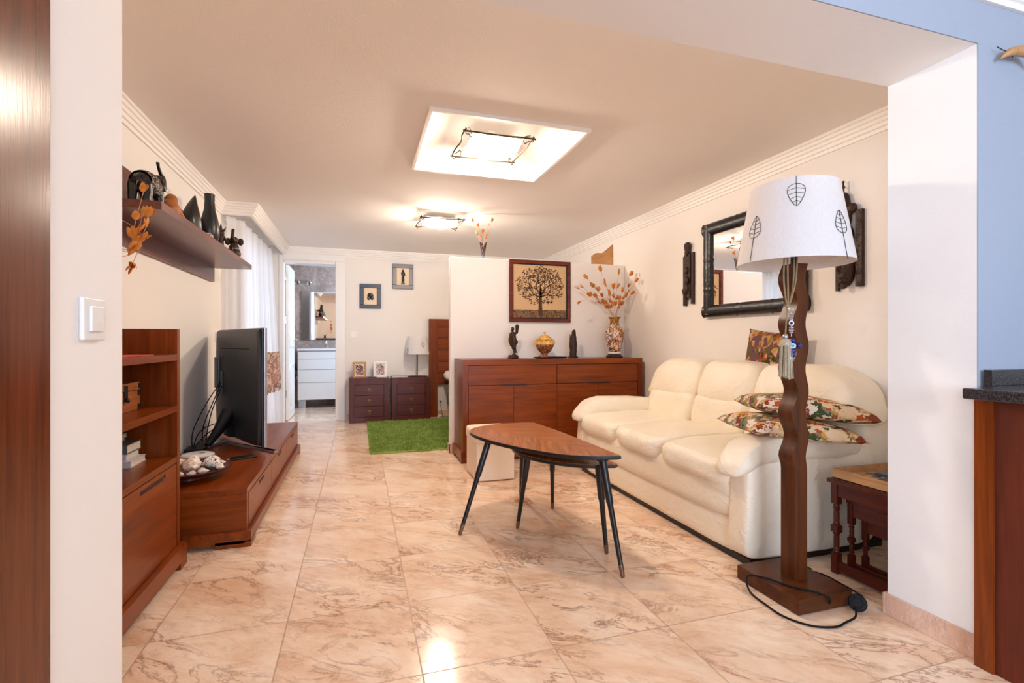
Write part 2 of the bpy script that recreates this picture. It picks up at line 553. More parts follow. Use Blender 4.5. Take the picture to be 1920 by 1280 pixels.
class MB:
    def __init__(s):
        s.bm = bmesh.new()
        s.bev = False

    def _xf(s, verts, mat):
        if mat is not None:
            for v in verts:
                v.co = mat @ v.co

    def box(s, x0, x1, y0, y1, z0, z1, bev=0.0, seg=2, mat=None):
        b2 = bmesh.new()
        bmesh.ops.create_cube(b2, size=1)
        for v in b2.verts:
            v.co = Vector(((x0 + x1) / 2 + v.co.x * (x1 - x0), (y0 + y1) / 2 + v.co.y * (y1 - y0), (z0 + z1) / 2 + v.co.z * (z1 - z0)))
        if bev > 0:
            s.bev = True
            bev = min(bev, 0.45 * min(abs(x1 - x0), abs(y1 - y0), abs(z1 - z0)))
            bmesh.ops.bevel(b2, geom=b2.edges[:], offset=bev, segments=seg, profile=0.5, affect='EDGES')
        s._merge(b2, mat)
        return s

    def _merge(s, b2, mat=None):
        s._xf(b2.verts, mat)
        vm = {}
        for v in b2.verts:
            vm[v] = s.bm.verts.new(v.co)
        for f in b2.faces:
            try:
                s.bm.faces.new([vm[v] for v in f.verts])
            except ValueError:
                pass
        b2.free()

    def cyl(s, p0, p1, r0, r1=None, n=16, caps=True):
        r1 = r0 if r1 is None else r1
        p0, p1 = Vector(p0), Vector(p1)
        d = (p1 - p0).normalized()
        q = d.to_track_quat('Z', 'Y')
        rings = []
        for p, r in ((p0, r0), (p1, r1)):
            rings.append([s.bm.verts.new(p + q @ Vector((r * math.cos(2 * PI * i / n), r * math.sin(2 * PI * i / n), 0))) for i in range(n)])
        for i in range(n):
            s.bm.faces.new((rings[0][i], rings[0][(i + 1) % n], rings[1][(i + 1) % n], rings[1][i]))
        if caps:
            s.bm.faces.new(list(reversed(rings[0])))
            s.bm.faces.new(rings[1])
        return s

    def tube(s, pts, r, n=8, smooth=0, closed=False):
        pts = [Vector(p) for p in pts]
        if smooth:
            pts = catmull(pts, smooth)
        rr = r if isinstance(r, (list, tuple)) else None
        m = len(pts)
        rings = []
        up = Vector((0, 0, 1))
        prev = None
        for i, p in enumerate(pts):
            a = pts[max(0, i - 1)]
            b = pts[min(m - 1, i + 1)]
            d = (b - a)
            d = d.normalized() if d.length > 1e-9 else up
            if prev is None:
                x = d.orthogonal().normalized()
            else:
                x = prev - d * prev.dot(d)
                x = x.normalized() if x.length > 1e-6 else d.orthogonal().normalized()
            prev = x
            y = d.cross(x)
            if rr:
                t = i / (m - 1) * (len(rr) - 1)
                k = min(int(t), len(rr) - 2)
                ri = rr[k] + (rr[k + 1] - rr[k]) * (t - k)
            else:
                ri = r
            rings.append([s.bm.verts.new(p + x * ri * math.cos(2 * PI * j / n) + y * ri * math.sin(2 * PI * j / n)) for j in range(n)])
        for i in range(m - 1):
            for j in range(n):
                s.bm.faces.new((rings[i][j], rings[i][(j + 1) % n], rings[i + 1][(j + 1) % n], rings[i + 1][j]))
        s.bm.faces.new(list(reversed(rings[0])))
        s.bm.faces.new(rings[-1])
        return s

    def lathe(s, prof, c=(0, 0, 0), n=32, sx=1.0, sy=1.0, mat=None):
        b2 = bmesh.new()
        rings = []
        for r, z in prof:
            if r < 1e-5:
                rings.append([b2.verts.new((c[0], c[1], c[2] + z))])
            else:
                rings.append([b2.verts.new((c[0] + sx * r * math.cos(2 * PI * i / n), c[1] + sy * r * math.sin(2 * PI * i / n), c[2] + z)) for i in range(n)])
        for a, b in zip(rings, rings[1:]):
            for i in range(n):
                if len(a) == 1 and len(b) == 1:
                    continue
                if len(a) == 1:
                    b2.faces.new((a[0], b[(i + 1) % n], b[i]))
                elif len(b) == 1:
                    b2.faces.new((a[i], a[(i + 1) % n], b[0]))
                else:
                    b2.faces.new((a[i], a[(i + 1) % n], b[(i + 1) % n], b[i]))
        s._merge(b2, mat)
        return s

    def prism(s, pts, z0, z1, bev=0.0, mat=None):
        """extrude a 2D outline (x, y) from z0 to z1"""
        b2 = bmesh.new()
        lo = [b2.verts.new((x, y, z0)) for x, y in pts]
        hi = [b2.verts.new((x, y, z1)) for x, y in pts]
        n = len(pts)
        b2.faces.new(list(reversed(lo)))
        b2.faces.new(hi)
        for i in range(n):
            b2.faces.new((lo[i], lo[(i + 1) % n], hi[(i + 1) % n], hi[i]))
        bmesh.ops.recalc_face_normals(b2, faces=b2.faces[:])
        if bev:
            s.bev = True
            ed = [e for e in b2.edges if abs(e.verts[0].co.z - e.verts[1].co.z) < 1e-6]
            bmesh.ops.bevel(b2, geom=ed, offset=bev, segments=2, profile=0.5, affect='EDGES')
        s._merge(b2, mat)
        return s

    def ball(s, c, r, n=16, mat=None):
        rx, ry, rz = r if isinstance(r, (tuple, list)) else (r, r, r)
        b2 = bmesh.new()
        bmesh.ops.create_uvsphere(b2, u_segments=n, v_segments=max(6, n // 2 + 2), radius=1)
        for v in b2.verts:
            v.co = Vector((c[0] + v.co.x * rx, c[1] + v.co.y * ry, c[2] + v.co.z * rz))
        s._merge(b2, mat)
        return s

    def torus(s, c, R, r, axis='z', n=20, m=8, arc=2 * PI):
        pts = []
        for i in range(n + 1):
            a = arc * i / n
            u, v = R * math.cos(a), R * math.sin(a)
            pts.append({'z': (c[0] + u, c[1] + v, c[2]), 'y': (c[0] + u, c[1], c[2] + v), 'x': (c[0], c[1] + u, c[2] + v)}[axis])
        return s.tube(pts, r, m)

    def puff(s, x0, x1, y0, y1, z0, z1, k=(5, 5, 5), n=14, fn=None, mat=None):
        """a soft rounded block; k = squareness"""
        b2 = bmesh.new()
        bmesh.ops.create_cube(b2, size=2)
        bmesh.ops.subdivide_edges(b2, edges=b2.edges[:], cuts=n, use_grid_fill=True)
        c = Vector(((x0 + x1) / 2, (y0 + y1) / 2, (z0 + z1) / 2))
        h = Vector(((x1 - x0) / 2, (y1 - y0) / 2, (z1 - z0) / 2))
        kk = k[0]
        for v in b2.verts:
            u = Vector([math.copysign(math.sin(abs(q) * PI / 2) ** 0.9 if abs(q) > 1e-9 else 0, q) for q in v.co])
            l = (abs(u.x) ** k[0] + abs(u.y) ** k[1] + abs(u.z) ** k[2]) ** (1 / kk)
            u = u / max(l, 1e-6)
            p = Vector((c.x + u.x * h.x, c.y + u.y * h.y, c.z + u.z * h.z))
            if fn:
                p = fn(p, u)
            v.co = p
        s._merge(b2, mat)
        return s

    def build(s, name, mat, parent=None, smooth=35, origin=None, weld=False):
        bm = s.bm
        if weld:
            bmesh.ops.remove_doubles(bm, verts=bm.verts[:], dist=1e-5)
        bmesh.ops.recalc_face_normals(bm, faces=bm.faces[:])
        xs = [v.co for v in bm.verts]
        lo = Vector((min(v.x for v in xs), min(v.y for v in xs), min(v.z for v in xs)))
        hi = Vector((max(v.x for v in xs), max(v.y for v in xs), max(v.z for v in xs)))
        og = Vector(origin) if origin is not None else Vector(((lo.x + hi.x) / 2, (lo.y + hi.y) / 2, lo.z))
        for v in bm.verts:
            v.co -= og
        me = bpy.data.meshes.new(name)
        bm.to_mesh(me)
        bm.free()
        if smooth:
            for p in me.polygons:
                p.use_smooth = True
            me.set_sharp_from_angle(angle=math.radians(smooth))
        me.materials.append(M[mat] if isinstance(mat, str) else mat)
        o = bpy.data.objects.new(name, me)
        C.objects.link(o)
        if parent is not None:
            o.parent = parent
            o.location = og - worigin(parent)
        else:
            o.location = og
        if s.bev and smooth:
            wnm = o.modifiers.new('flat_faces', 'WEIGHTED_NORMAL')
            wnm.keep_sharp = True
            wnm.weight = 80
        return o


def catmull(pts, k):
    out = []
    P = [pts[0]] + list(pts) + [pts[-1]]
    for i in range(1, len(P) - 2):
        p0, p1, p2, p3 = P[i - 1], P[i], P[i + 1], P[i + 2]
        for j in range(k):
            t = j / k
            out.append(0.5 * ((2 * p1) + (p2 - p0) * t + (2 * p0 - 5 * p1 + 4 * p2 - p3) * t * t + (-p0 + 3 * p1 - 3 * p2 + p3) * t ** 3))
    out.append(P[-2])
    return out


def blob(name, prims, mat, parent=None, voxel=0.004, smooth=60, origin=None):
    """one continuous body: overlapping ellipsoids and tapered limbs fused by a voxel remesh"""
    mb = MB()
    for p in prims:
        if p[0] == 's':
            mb.ball(p[1], p[2], 14)
        elif p[0] == 'c':
            mb.cyl(p[1], p[2], p[3], p[4], 12)
            mb.ball(p[1], p[3], 12)
            mb.ball(p[2], p[4], 12)
        elif p[0] == 't':
            mb.tube(p[1], p[2], 10, smooth=4)
        elif p[0] == 'b':
            mb.box(*p[1], bev=p[2])
    o = mb.build(name, mat, parent, smooth=0, origin=origin)
    md = o.modifiers.new('fuse', 'REMESH')
    md.mode = 'VOXEL'
    md.voxel_size = voxel
    sm = o.modifiers.new('soft', 'SMOOTH')
    sm.factor = 0.5
    sm.iterations = 2
    dg = bpy.context.evaluated_depsgraph_get()
    dg.update()
    me = bpy.data.meshes.new_from_object(o.evaluated_get(dg))
    o.modifiers.clear()
    old = o.data
    o.data = me
    bpy.data.meshes.remove(old)
    for p in me.polygons:
        p.use_smooth = True
    return o


def struct(name, mb, mat, label, parent=None, smooth=35, origin=None):
    o = mb.build(name, mat, parent, smooth, origin=origin)
    if parent is None:
        tag(o, label, None, None, 'structure')
    return o

# ================================================================== the setting
CEIL = 2.21
XL, XR, YB, YN, YF = -1.13, 2.60, 6.75, 1.35, 1.07   # left, right, back wall, opening wall's far and near faces
OX0, OX1, OZ = -0.52, 1.895, 1.975                    # the wide opening

struct('floor', MB().box(-2.1, 3.5, -2.9, 8.95, -0.12, 0.0), 'floor', 'polished beige marble tile floor', origin=(0, 0, 0))

RX0, RX1, RY0, RY1 = 0.36, 1.22, 2.52, 3.40
mb = MB()
mb.box(-2.1, 3.5, -2.9, RY0, CEIL, CEIL + .2)
mb.box(-2.1, 3.5, RY1, 6.87, CEIL, CEIL + .2)
mb.box(-2.1, RX0, RY0, RY1, CEIL, CEIL + .2)
mb.box(RX1, 3.5, RY0, RY1, CEIL, CEIL + .2)
mb.box(RX0, RX1, RY0, RY1, CEIL + .085, CEIL + .2)
struct('ceiling', mb, 'ceiling', 'textured white ceiling with a square light recess', smooth=0, origin=(0, 0, CEIL))
mb = MB()
w, p = .022, .022
mb.box(RX0 - w, RX1 + w, RY0 - w, RY0, CEIL - p, CEIL - .0002, .003)
mb.box(RX0 - w, RX1 + w, RY1, RY1 + w, CEIL - p, CEIL - .0002, .003)
mb.box(RX0 - w, RX0, RY0, RY1, CEIL - p, CEIL - .0002, .003)
mb.box(RX1, RX1 + w, RY0, RY1, CEIL - p, CEIL - .0002, .003)
struct('trim_1', mb, 'trim', 'white frame moulding around the square ceiling recess')

struct('wall_right', MB().box(XR, XR + .15, YN, YB, 0, CEIL), 'wall', 'long cream white wall behind the sofa')
mb = MB()
mb.box(XL - .2, XL, YN, 5.0, 0, CEIL)
mb.box(XL - .2, XL, 6.45, YB + .12, 0, CEIL)
mb.box(XL - .2, XL, 5.0, 6.45, 2.04, CEIL)
struct('wall_left', mb, 'wall', 'cream white wall behind the television and terrace window')
DX0, DX1, DZ = -0.915, -0.27, 2.03
mb = MB()
mb.box(XL, DX0, YB, YB + .12, 0, CEIL)
mb.box(DX1, XR + .15, YB, YB + .12, 0, CEIL)
mb.box(DX0, DX1, YB, YB + .12, DZ, CEIL)
struct('wall_back', mb, 'wall', 'cream white wall with the bathroom doorway')
mb = MB()
mb.box(-2.1, OX0, YF, YN, 0, CEIL, )
mb.box(OX1, 3.5, YF, YN, 0, CEIL)
mb.box(OX0, OX1, YF, YN, OZ, CEIL)
struct('wall_front', mb, 'jamb', 'thick white wall with the wide opening the room is seen through')
struct('wall_partition', MB().box(.797, XR, 4.48, 4.555, 0, 1.80, .012, 3), 'wall', 'low partition wall behind the sideboard', smooth=40)

# kitchen side, behind the camera
mb = MB()
mb.box(-2.1, -.25, -2.75, -2.6, 0, CEIL)
mb.box(2.05, 3.5, -2.75, -2.6, 0, CEIL)
mb.box(-.25, 2.05, -2.75, -2.6, 0, .8)
mb.box(-.25, 2.05, -2.75, -2.6, 2.08, CEIL)
struct('wall_kitchen_rear', mb, 'wall', 'kitchen wall with the window')
mb = MB()
mb.box(-2.1, -1.95, -2.6, -2.1, 0, CEIL)
mb.box(-2.1, -1.95, -.4, YF, 0, CEIL)
mb.box(-2.1, -1.95, -2.1, -.4, 0, .85)
mb.box(-2.1, -1.95, -2.1, -.4, 2.1, CEIL)
struct('wall_kitchen_left', mb, 'wall', 'left kitchen wall with an opening for the added side window')
M['kitchen_daylight_tint'] = plaster('daylight_tinted_plaster', srgb(163, 171, 186))  # blue daylight tint and dimming put into this wall colour
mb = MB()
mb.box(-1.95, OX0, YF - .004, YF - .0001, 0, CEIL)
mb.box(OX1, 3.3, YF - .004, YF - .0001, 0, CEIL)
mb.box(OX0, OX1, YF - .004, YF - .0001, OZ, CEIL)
struct('wall_kitchen_front', mb, 'kitchen_daylight_tint', 'kitchen face of the wall round the opening, daylight blue painted in')
struct('wall_kitchen_right', MB().box(3.3, 3.5, -2.6, YF, 0, CEIL), 'wall', 'right kitchen wall')

# bathroom beyond the door
BY = 8.80
BC = 2.27
struct('wall_bathroom_back', MB().box(-1.35, 1.0, BY, BY + .15, 0, BC), 'bath_tile', 'grey brown marble tiled bathroom wall')
struct('wall_bathroom_left', MB().box(-1.35, -1.2, YB + .12, BY, 0, BC), 'bath_tile', 'tiled wall beside the open bathroom door')
mb = MB()
mb.box(.85, 1.0, YB + .12, 7.3, 0, BC)
mb.box(.85, 1.0, 8.1, BY, 0, BC)
mb.box(.85, 1.0, 7.3, 8.1, 0, 1.2)
mb.box(.85, 1.0, 7.3, 8.1, 2.0, BC)
struct('wall_bathroom_right', mb, 'bath_tile', 'tiled bathroom wall with a small window')
struct('ceiling_bathroom', MB().box(-1.35, 1.0, YB + .12, BY + .15, BC, BC + .1), 'ceiling', 'bathroom ceiling')

CROWN = [(0, 0), (.058, 0), (.058, .016), (.050, .020), (.046, .036), (.038, .040), (.034, .056), (.026, .060), (.022, .078), (.013, .082), (.010, .10), (0, .10)]


def crown(name, p0, p1, nrm, label, m0=0.0, m1=0.0, z=CEIL, prof=CROWN):
    """stepped cornice from p0 to p1; nrm points into the room; m = mitre sign at each end"""
    mb = MB()
    p0, p1, n = Vector((*p0, 0)), Vector((*p1, 0)), Vector((*nrm, 0))
    d = (p1 - p0).normalized()
    a = [mb.bm.verts.new(p0 + n * q - d * (m0 * q) + Vector((0, 0, z - .0002 - h))) for q, h in prof]
    b = [mb.bm.verts.new(p1 + n * q + d * (m1 * q) + Vector((0, 0, z - .0002 - h))) for q, h in prof]
    k = len(prof)
    for i in range(k):
        mb.bm.faces.new((a[i], a[(i + 1) % k], b[(i + 1) % k], b[i]))
    mb.bm.faces.new(a)
    mb.bm.faces.new(list(reversed(b)))
    return struct(name, mb, 'trim', label, smooth=20)


PX, PY = -.885, 4.755         # pelmet front and near end
crown('trim_2', (XR - .0003, YN), (XR - .0003, YB), (-1, 0), 'white stepped cornice on the right wall', 0, -1)
crown('trim_3', (PX + .0, YB - .0003), (XR, YB - .0003), (0, -1), 'white stepped cornice on the back wall', -1, -1)
crown('trim_4', (XL + .0003, YN), (XL + .0003, PY), (1, 0), 'white stepped cornice on the left wall', 0, -1)
crown('trim_5', (XL, PY), (PX, PY), (0, -1), 'white stepped cornice on the end of the curtain box', -1, 1)
crown('trim_6', (PX, PY), (PX, YB), (1, 0), 'white stepped cornice along the curtain box', 1, -1)
crown('trim_7', (OX0 - 1.3, YF - .0045), (3.3, YF - .0045), (0, -1), 'white stepped cornice on the kitchen side', 0, 0)
struct('trim_8', MB().box(XL + .0005, PX, PY, PY + .02, CEIL - .105, CEIL - .0005).box(PX - .02, PX - .0003, PY + .02, YB - .0005, CEIL - .105, CEIL - .0005), 'trim',
       'white curtain box over the terrace window')

# skirting
struct('baseboard_right', MB().box(XR - .012, XR - .0003, YN, 4.48, 0, .075, .002).box(XR - .012, XR - .0003, 4.56, YB, 0, .075, .002), 'skirting', 'marble skirting along the right wall')
struct('baseboard_back', MB().box(DX1 + .13, XR - .012, YB - .012, YB - .0003, 0, .075, .002), 'skirting', 'marble skirting along the back wall')
struct('baseboard_left', MB().box(XL + .0003, XL + .012, YN, 5.0, 0, .075, .002), 'skirting', 'marble skirting along the left wall')
mb = MB()
mb.box(OX1 - .012, OX1 - .0003, YF, YN, 0, .078, .003)
mb.box(OX1 - .012, OX1 + .1, YN + .0003, YN + .012, 0, .078, .003)
mb.box(OX1 - .012, OX1 + .005, YF - .016, YF - .0045, 0, .078, .003)
struct('baseboard_front', mb, 'skirting', 'marble skirting round the foot of the right jamb')
mb = MB()
mb.box(.785, .7967, 4.468, 4.567, 0, .08, .002)
mb.box(.785, .83, 4.468, 4.4797, 0, .08, .002)
mb.box(.785, 2.58, 4.5553, 4.567, 0, .08, .002)
struct('baseboard_partition', mb, 'skirting', 'marble skirting round the end of the partition')

# terrace window behind the curtain
win = thing('window_1', 'white framed terrace window behind the sheer curtain', None, (XL - .1, 5.72, .0))
win['kind'] = 'structure'
mb = MB()
for a, b in ((5.0, 5.06), (5.695, 5.755), (6.39, 6.45)):
    mb.box(XL - .14, XL - .08, a, b, 0.001, 2.039, .004)
mb.box(XL - .14, XL - .08, 5.06, 6.39, 1.98, 2.039, .004).box(XL - .14, XL - .08, 5.06, 6.39, .001, .07, .004)
mb.build('window_frame', 'white_lacquer', win)
MB().box(XL - .115, XL - .109, 5.06, 6.39, .07, 1.98).build('window_pane', 'glass', win)
win = thing('window_2', 'kitchen window behind the camera', None, (.9, -2.68, .8))
win['kind'] = 'structure'
mb = MB()
for a, b in ((-.25, -.19), (.87, .93), (1.99, 2.05)):
    mb.box(a, b, -2.71, -2.65, .801, 2.079, .004)
mb.box(-.19, 1.99, -2.71, -2.65, 2.02, 2.079, .004).box(-.19, 1.99, -2.71, -2.65, .801, .86, .004)
mb.build('window_frame', 'white_lacquer', win)
MB().box(-.19, 1.99, -2.685, -2.679, .86, 2.02).build('window_pane', 'glass', win)
win = thing('added_side_window', 'added window left of the camera, lighting the right jamb', None, (-2.02, -1.25, .85))  # unseen window added to go with the side fill light
win['kind'] = 'structure'
mb = MB()
for a, b in ((-2.1, -2.04), (-1.28, -1.22), (-.46, -.40)):
    mb.box(-2.06, -2.0, a, b, .851, 2.099, .004)
mb.box(-2.06, -2.0, -2.04, -.46, 2.04, 2.099, .004).box(-2.06, -2.0, -2.04, -.46, .851, .91, .004)
mb.build('window_frame', 'white_lacquer', win)
MB().box(-2.035, -2.03, -2.04, -.46, .91, 2.04).build('window_pane', 'glass', win)
win = thing('window_3', 'small bathroom window', None, (.9, 7.7, 1.2))
win['kind'] = 'structure'
MB().box(.9, .94, 7.3, 7.34, 1.2, 2.0).box(.9, .94, 8.06, 8.1, 1.2, 2.0).box(.9, .94, 7.34, 8.06, 1.2, 1.24).box(.9, .94, 7.34, 8.06, 1.96, 2.0).build('window_frame', 'white_lacquer', win)

# bathroom door
door = thing('door_1', 'white panelled bathroom door standing open with its white frame', None, (DX0, YB, 0))
door['kind'] = 'structure'
mb = MB()
T = .075
mb.box(DX0 - .035, DX0 + .012, YB - .018, YB - .0003, 0, DZ + .02, .004)
mb.box(DX1 - .012, DX1 + .10, YB - .018, YB - .0003, 0, DZ + .02, .004)
mb.box(DX0 - .035, DX1 + .10, YB - .018, YB - .0003, DZ + .02, DZ + .09, .004)
mb.box(DX0 - .0, DX0 + .018, YB + .0, YB + .125, 0, DZ)
mb.box(DX1 - .018, DX1 + .0, YB + .0, YB + .125, 0, DZ)
mb.box(DX0, DX1, YB, YB + .125, DZ - .018, DZ)
mb.build('door_frame', 'white_lacquer', door)
mb = MB()
mb.box(DX0 + .02, DX0 + .055, YB + .135, YB + .75, .01, DZ - .025, .003)
lf = mb.build('door_leaf', 'white_lacquer', door)
mb = MB()
for z0, z1 in ((.12, .72), (.95, 1.85)):
    a, b, x = YB + .23, YB + .65, DX0 + .057
    pts = []
    top = z1
    for i in range(13):
        t = PI * i / 12
        pts.append((x, (a + b) / 2 + (b - a) / 2 * math.cos(t), (top - .08) + .08 * math.sin(t)))
    pts = [(x, b, z0)] + pts + [(x, a, z0), (x, b, z0)]
    mb.tube(pts, .008, 6)
mb.build('panel_moulding', 'white_lacquer', lf)
mb = MB()
mb.box(DX0 + .0555, DX0 + .062, YB + .66, YB + .70, .93, 1.15, .002)
mb.tube([(DX0 + .06, YB + .68, 1.05), (DX0 + .10, YB + .68, 1.05), (DX0 + .105, YB + .66, 1.05), (DX0 + .105, YB + .57, 1.045)], .008, 8, smooth=4)
mb.build('door_handle', 'chrome', lf)
for z in (.3, 1.25, 1.8):
    MB().cyl((DX0 + .024, YB + .128, z), (DX0 + .024, YB + .128, z + .09), .007).build('hinge', 'chrome', door)

# ------------------------------------------------------------------ ceiling lamps
def wob(p, q, n, amp, seed):
    r = random.Random(seed)
    p, q = Vector(p), Vector(q)
    out = []
    for i in range(n + 1):
        t = i / n
        v = p.lerp(q, t)
        if 0 < i < n:
            v += Vector((r.uniform(-amp, amp), r.uniform(-amp, amp), r.uniform(-amp, amp) * .5))
        out.append(v)
    return out


def ceiling_lamp(cx, cy, zc, label, size=.43, drop=.07):
    t = thing('ceiling_lamp', label, 'ceiling lamp', (cx, cy, zc - drop - .03), 'ceiling lamps of glass held in bent wire')
    h = size / 2
    g = h * .74
    z = zc - drop
    mb = MB()
    n = 12
    grid = []
    for i in range(n + 1):
        row = []
        for j in range(n + 1):
            u, v = -1 + 2 * i / n, -1 + 2 * j / n
            sag = -.034 * (1 - u * u) - .034 * (1 - v * v) + .012
            row.append(mb.bm.verts.new((cx + u * g, cy + v * g, z + .012 + sag)))
        grid.append(row)
    for i in range(n):
        for j in range(n):
            mb.bm.faces.new((grid[i][j], grid[i + 1][j], grid[i + 1][j + 1], grid[i][j + 1]))
    gl = mb.build('glass_shade', 'lampglass', t)
    ew = MB()
    edge = lambda u, v: (cx + u * g, cy + v * g, z + .012 - .034 * (1 - u * u) - .034 * (1 - v * v) + .0115)
    for fixed in (-1, 1):
        ew.tube([edge(-1 + 2 * i / 12, fixed) for i in range(13)], .0016, 5)
        ew.tube([edge(fixed, -1 + 2 * i / 12) for i in range(13)], .0016, 5)
    ew.build('glass_edge', 'wire', gl, 0)
    bl = bpy.data.lights.new('bulb', 'POINT')
    bl.energy = LAMP_POWER
    bl.color = LAMP_COLOR
    bl.shadow_soft_size = .05
    bo = bpy.data.objects.new('bulb', bl)
    C.objects.link(bo)
    bo.parent = t
    bo.location = Vector((cx, cy, z - .022)) - worigin(t)
    mb = MB()
    mb.tube(wob((cx - h, cy - h * .95, z + .002), (cx + h, cy - h * .95, z + .004), 6, .006, 3), .0055, 7, smooth=3)
    mb.tube(wob((cx - h, cy + h * .95, z + .006), (cx + h, cy + h * .95, z + .008), 6, .006, 5), .0045, 7, smooth=3)
    mb.tube(wob((cx - h * .93, cy - h, z + .010), (cx - h * .93, cy + h, z + .010), 6, .010, 8), .0045, 7, smooth=3)
    mb.tube(wob((cx + h * .93, cy - h, z + .010), (cx + h * .93, cy + h, z + .010), 6, .010, 9), .0040, 7, smooth=3)
    mb.build('wire_frame', 'wire', t)
    for a in (-1, 1):
        for b in (-1, 1):
            mb = MB()
            x, y = cx + a * h * .92, cy + b * h * .93
            gx, gy = cx + a * g, cy + b * g
            mb.tube([(x, y, z + .02), (x, y, z - .012), ((x + gx) / 2, (y + gy) / 2, z - .004), (gx, gy, z - .010), (gx, gy - b * .006, z + .028), ((x * .6 + gx * .4), y, z + .022)], .0028, 6, smooth=4)
            mb.build('wire_clip', 'wire', t)
    MB().box(cx - .145, cx + .145, cy - .145, cy + .145, z + .020, z + .027, .003).box(cx - .02, cx + .02, cy - .02, cy + .02, z + .0295, zc - .0005).build('mount_baffle', 'white_lacquer', t)  # plate made wide to hold back the bulb's upward light
    return t


ceiling_lamp(.768, 2.90, CEIL + .085, 'bright wavy glass ceiling lamp inside the square recess', .43, .105)
ceiling_lamp(.735, 4.69, CEIL, 'bright wavy glass ceiling lamp further back, fixed flat on the ceiling', .42, .07)

# ================================================================== large furniture
E5 = .0006

# --- television bench
t = thing('television_bench', 'long low cherry wood bench with three drawers under the television', 'tv bench', (-.82, 3.81, 0))
x0, x1, y0, y1, zt = XL + .014, -.535, 2.755, 4.90, .285
MB().box(x0, x1, y0, y1, zt - .03, zt, .002).build('top', 'cherry_y', t)
MB().box(x0, x1 - .001, y0, y0 + .03, .06, zt - .03, .001).build('end_panel', 'cherry_x', t)
MB().box(x0, x1 - .001, y1 - .03, y1, .06, zt - .03, .001).build('end_panel', 'cherry_x', t)
MB().box(x0, x1 - .02, y0 + .03, y1 - .03, .065, zt - .031).build('carcass', 'slot', t)
mb = MB()
px, pz = x1 + .022, .078
# plinth with cut-out feet
for a, b in ((y0 - .022, y0 + .09), (y1 - .07, y1 + .022)):
    mb.box(px - .03, px, a, b, 0, .034, .001)
mb.box(px - .03, px, y0 - .022, y1 + .022, .026, pz, .001)
mb.box(px - .16, px - .028, y0 - .022, y0 + .006, 0, .034, .001)
mb.box(x0, px - .028, y0 - .022, y0 + .006, .018, pz, .001)
mb.box(x0, px - .03, y0 + .006, y0 + .03, .03, .066)
mb.box(x0, px - .03, y1 - .01, y1 + .02, 0, pz)
mb.build('plinth', 'cherry_y', t)
dw = (y1 - y0 - .06) / 3
for i in range(3):
    a = y0 + .03 + i * dw + .004
    b = a + dw - .008
    d = MB().box(x1 - .02, x1 + .001, a, b, .085, zt - .034, .001).build('drawer', 'cherry_y', t)
    c = (a + b) / 2
    MB().box(x1 - .001, x1 + .0022, c - .075, c + .075, zt - .064, zt - .046, .0015).build('handle_slot', 'slot', d)

# --- bookcase
t = thing('bookcase', 'cherry wood bookcase with open shelves and a flap door below', 'bookcase', (-.95, 2.18, 0))
x0, x1, y0, y1, zt = XL + .014, -.78, 1.72, 2.60, 1.076
MB().box(x0, x0 + .012, y0 + .034, y1 - .034, .1, zt).build('back_panel', 'cherry_z', t)
for a, b in ((y0, y0 + .034), (y1 - .034, y1)):
    MB().box(x0, x1, a, b, .03, zt, .001).build('side_panel', 'cherry_z', t)
for z in (.478, .705, .935):
    MB().box(x0 + .012, x1 - .001, y0 + .034, y1 - .034, z, z + .027, .001).build('shelf', 'cherry_y', t)
d = MB().box(x1 - .022, x1 - .002, y0 + .038, y1 - .038, .105, .474, .001).build('flap_door', 'cherry_y', t)
MB().box(x1 - .003, x1 - .0005, 2.18, 2.40, .440, .456, .001).build('handle_slot', 'slot', d)
MB().cyl((x1 - .003, 2.42, .452), (x1 - .0003, 2.42, .452), .009, n=16).build('lock', 'black', d)
mb = MB()
mb.box(x0, x1 + .022, y1 - .03, y1 + .022, .03, .10, .001)
mb.box(x1 - .01, x1 + .022, y0, y1 - .03, .03, .10, .001)
mb.box(x1 - .01, x1 + .022, y1 - .06, y1 + .022, 0, .032, .001)
mb.box(x0, x0 + .06, y1 - .03, y1 + .022, 0, .032, .001)
mb.box(x1 - .01, x1 + .022, y0, y0 + .1, 0, .032, .001)
mb.box(x0, x0 + .06, y0, y0 + .06, 0, .032, .001)
mb.build('plinth', 'cherry_y', t)

# things in the bookcase
tag(MB().box(-1.02, -.80, 1.95, 2.36, .9625, .967, .001).build('folder', 'red'), 'thin red folder lying on the top shelf of the bookcase', 'folder')
t = thing('wooden_chest', 'small rustic wooden chest with dark metal corners in the bookcase', 'box', (-.98, 2.35, .7325))
z = .7325
MB().box(-1.07, -.895, 2.22, 2.49, z, z + .082, .003).build('body', 'oldwood', t)
MB().box(-1.072, -.893, 2.218, 2.492, z + .084, z + .118, .004).build('lid', 'oldwood', t)
for yy in (2.2195, 2.4655):
    for zz in (z + .002, z + .06, z + .09):
        MB().box(-.915, -.8915, yy, yy + .025, zz, zz + .022, .001).build('corner_bracket', 'black_metal', t)
h = MB().box(-.896, -.890, 2.335, 2.365, z + .045, z + .11, .002).build('hasp', 'black_metal', t)
MB().ball((-.885, 2.35, z + .05), (.006, .010, .010), 12).build('lock_ring', 'black_metal', h)

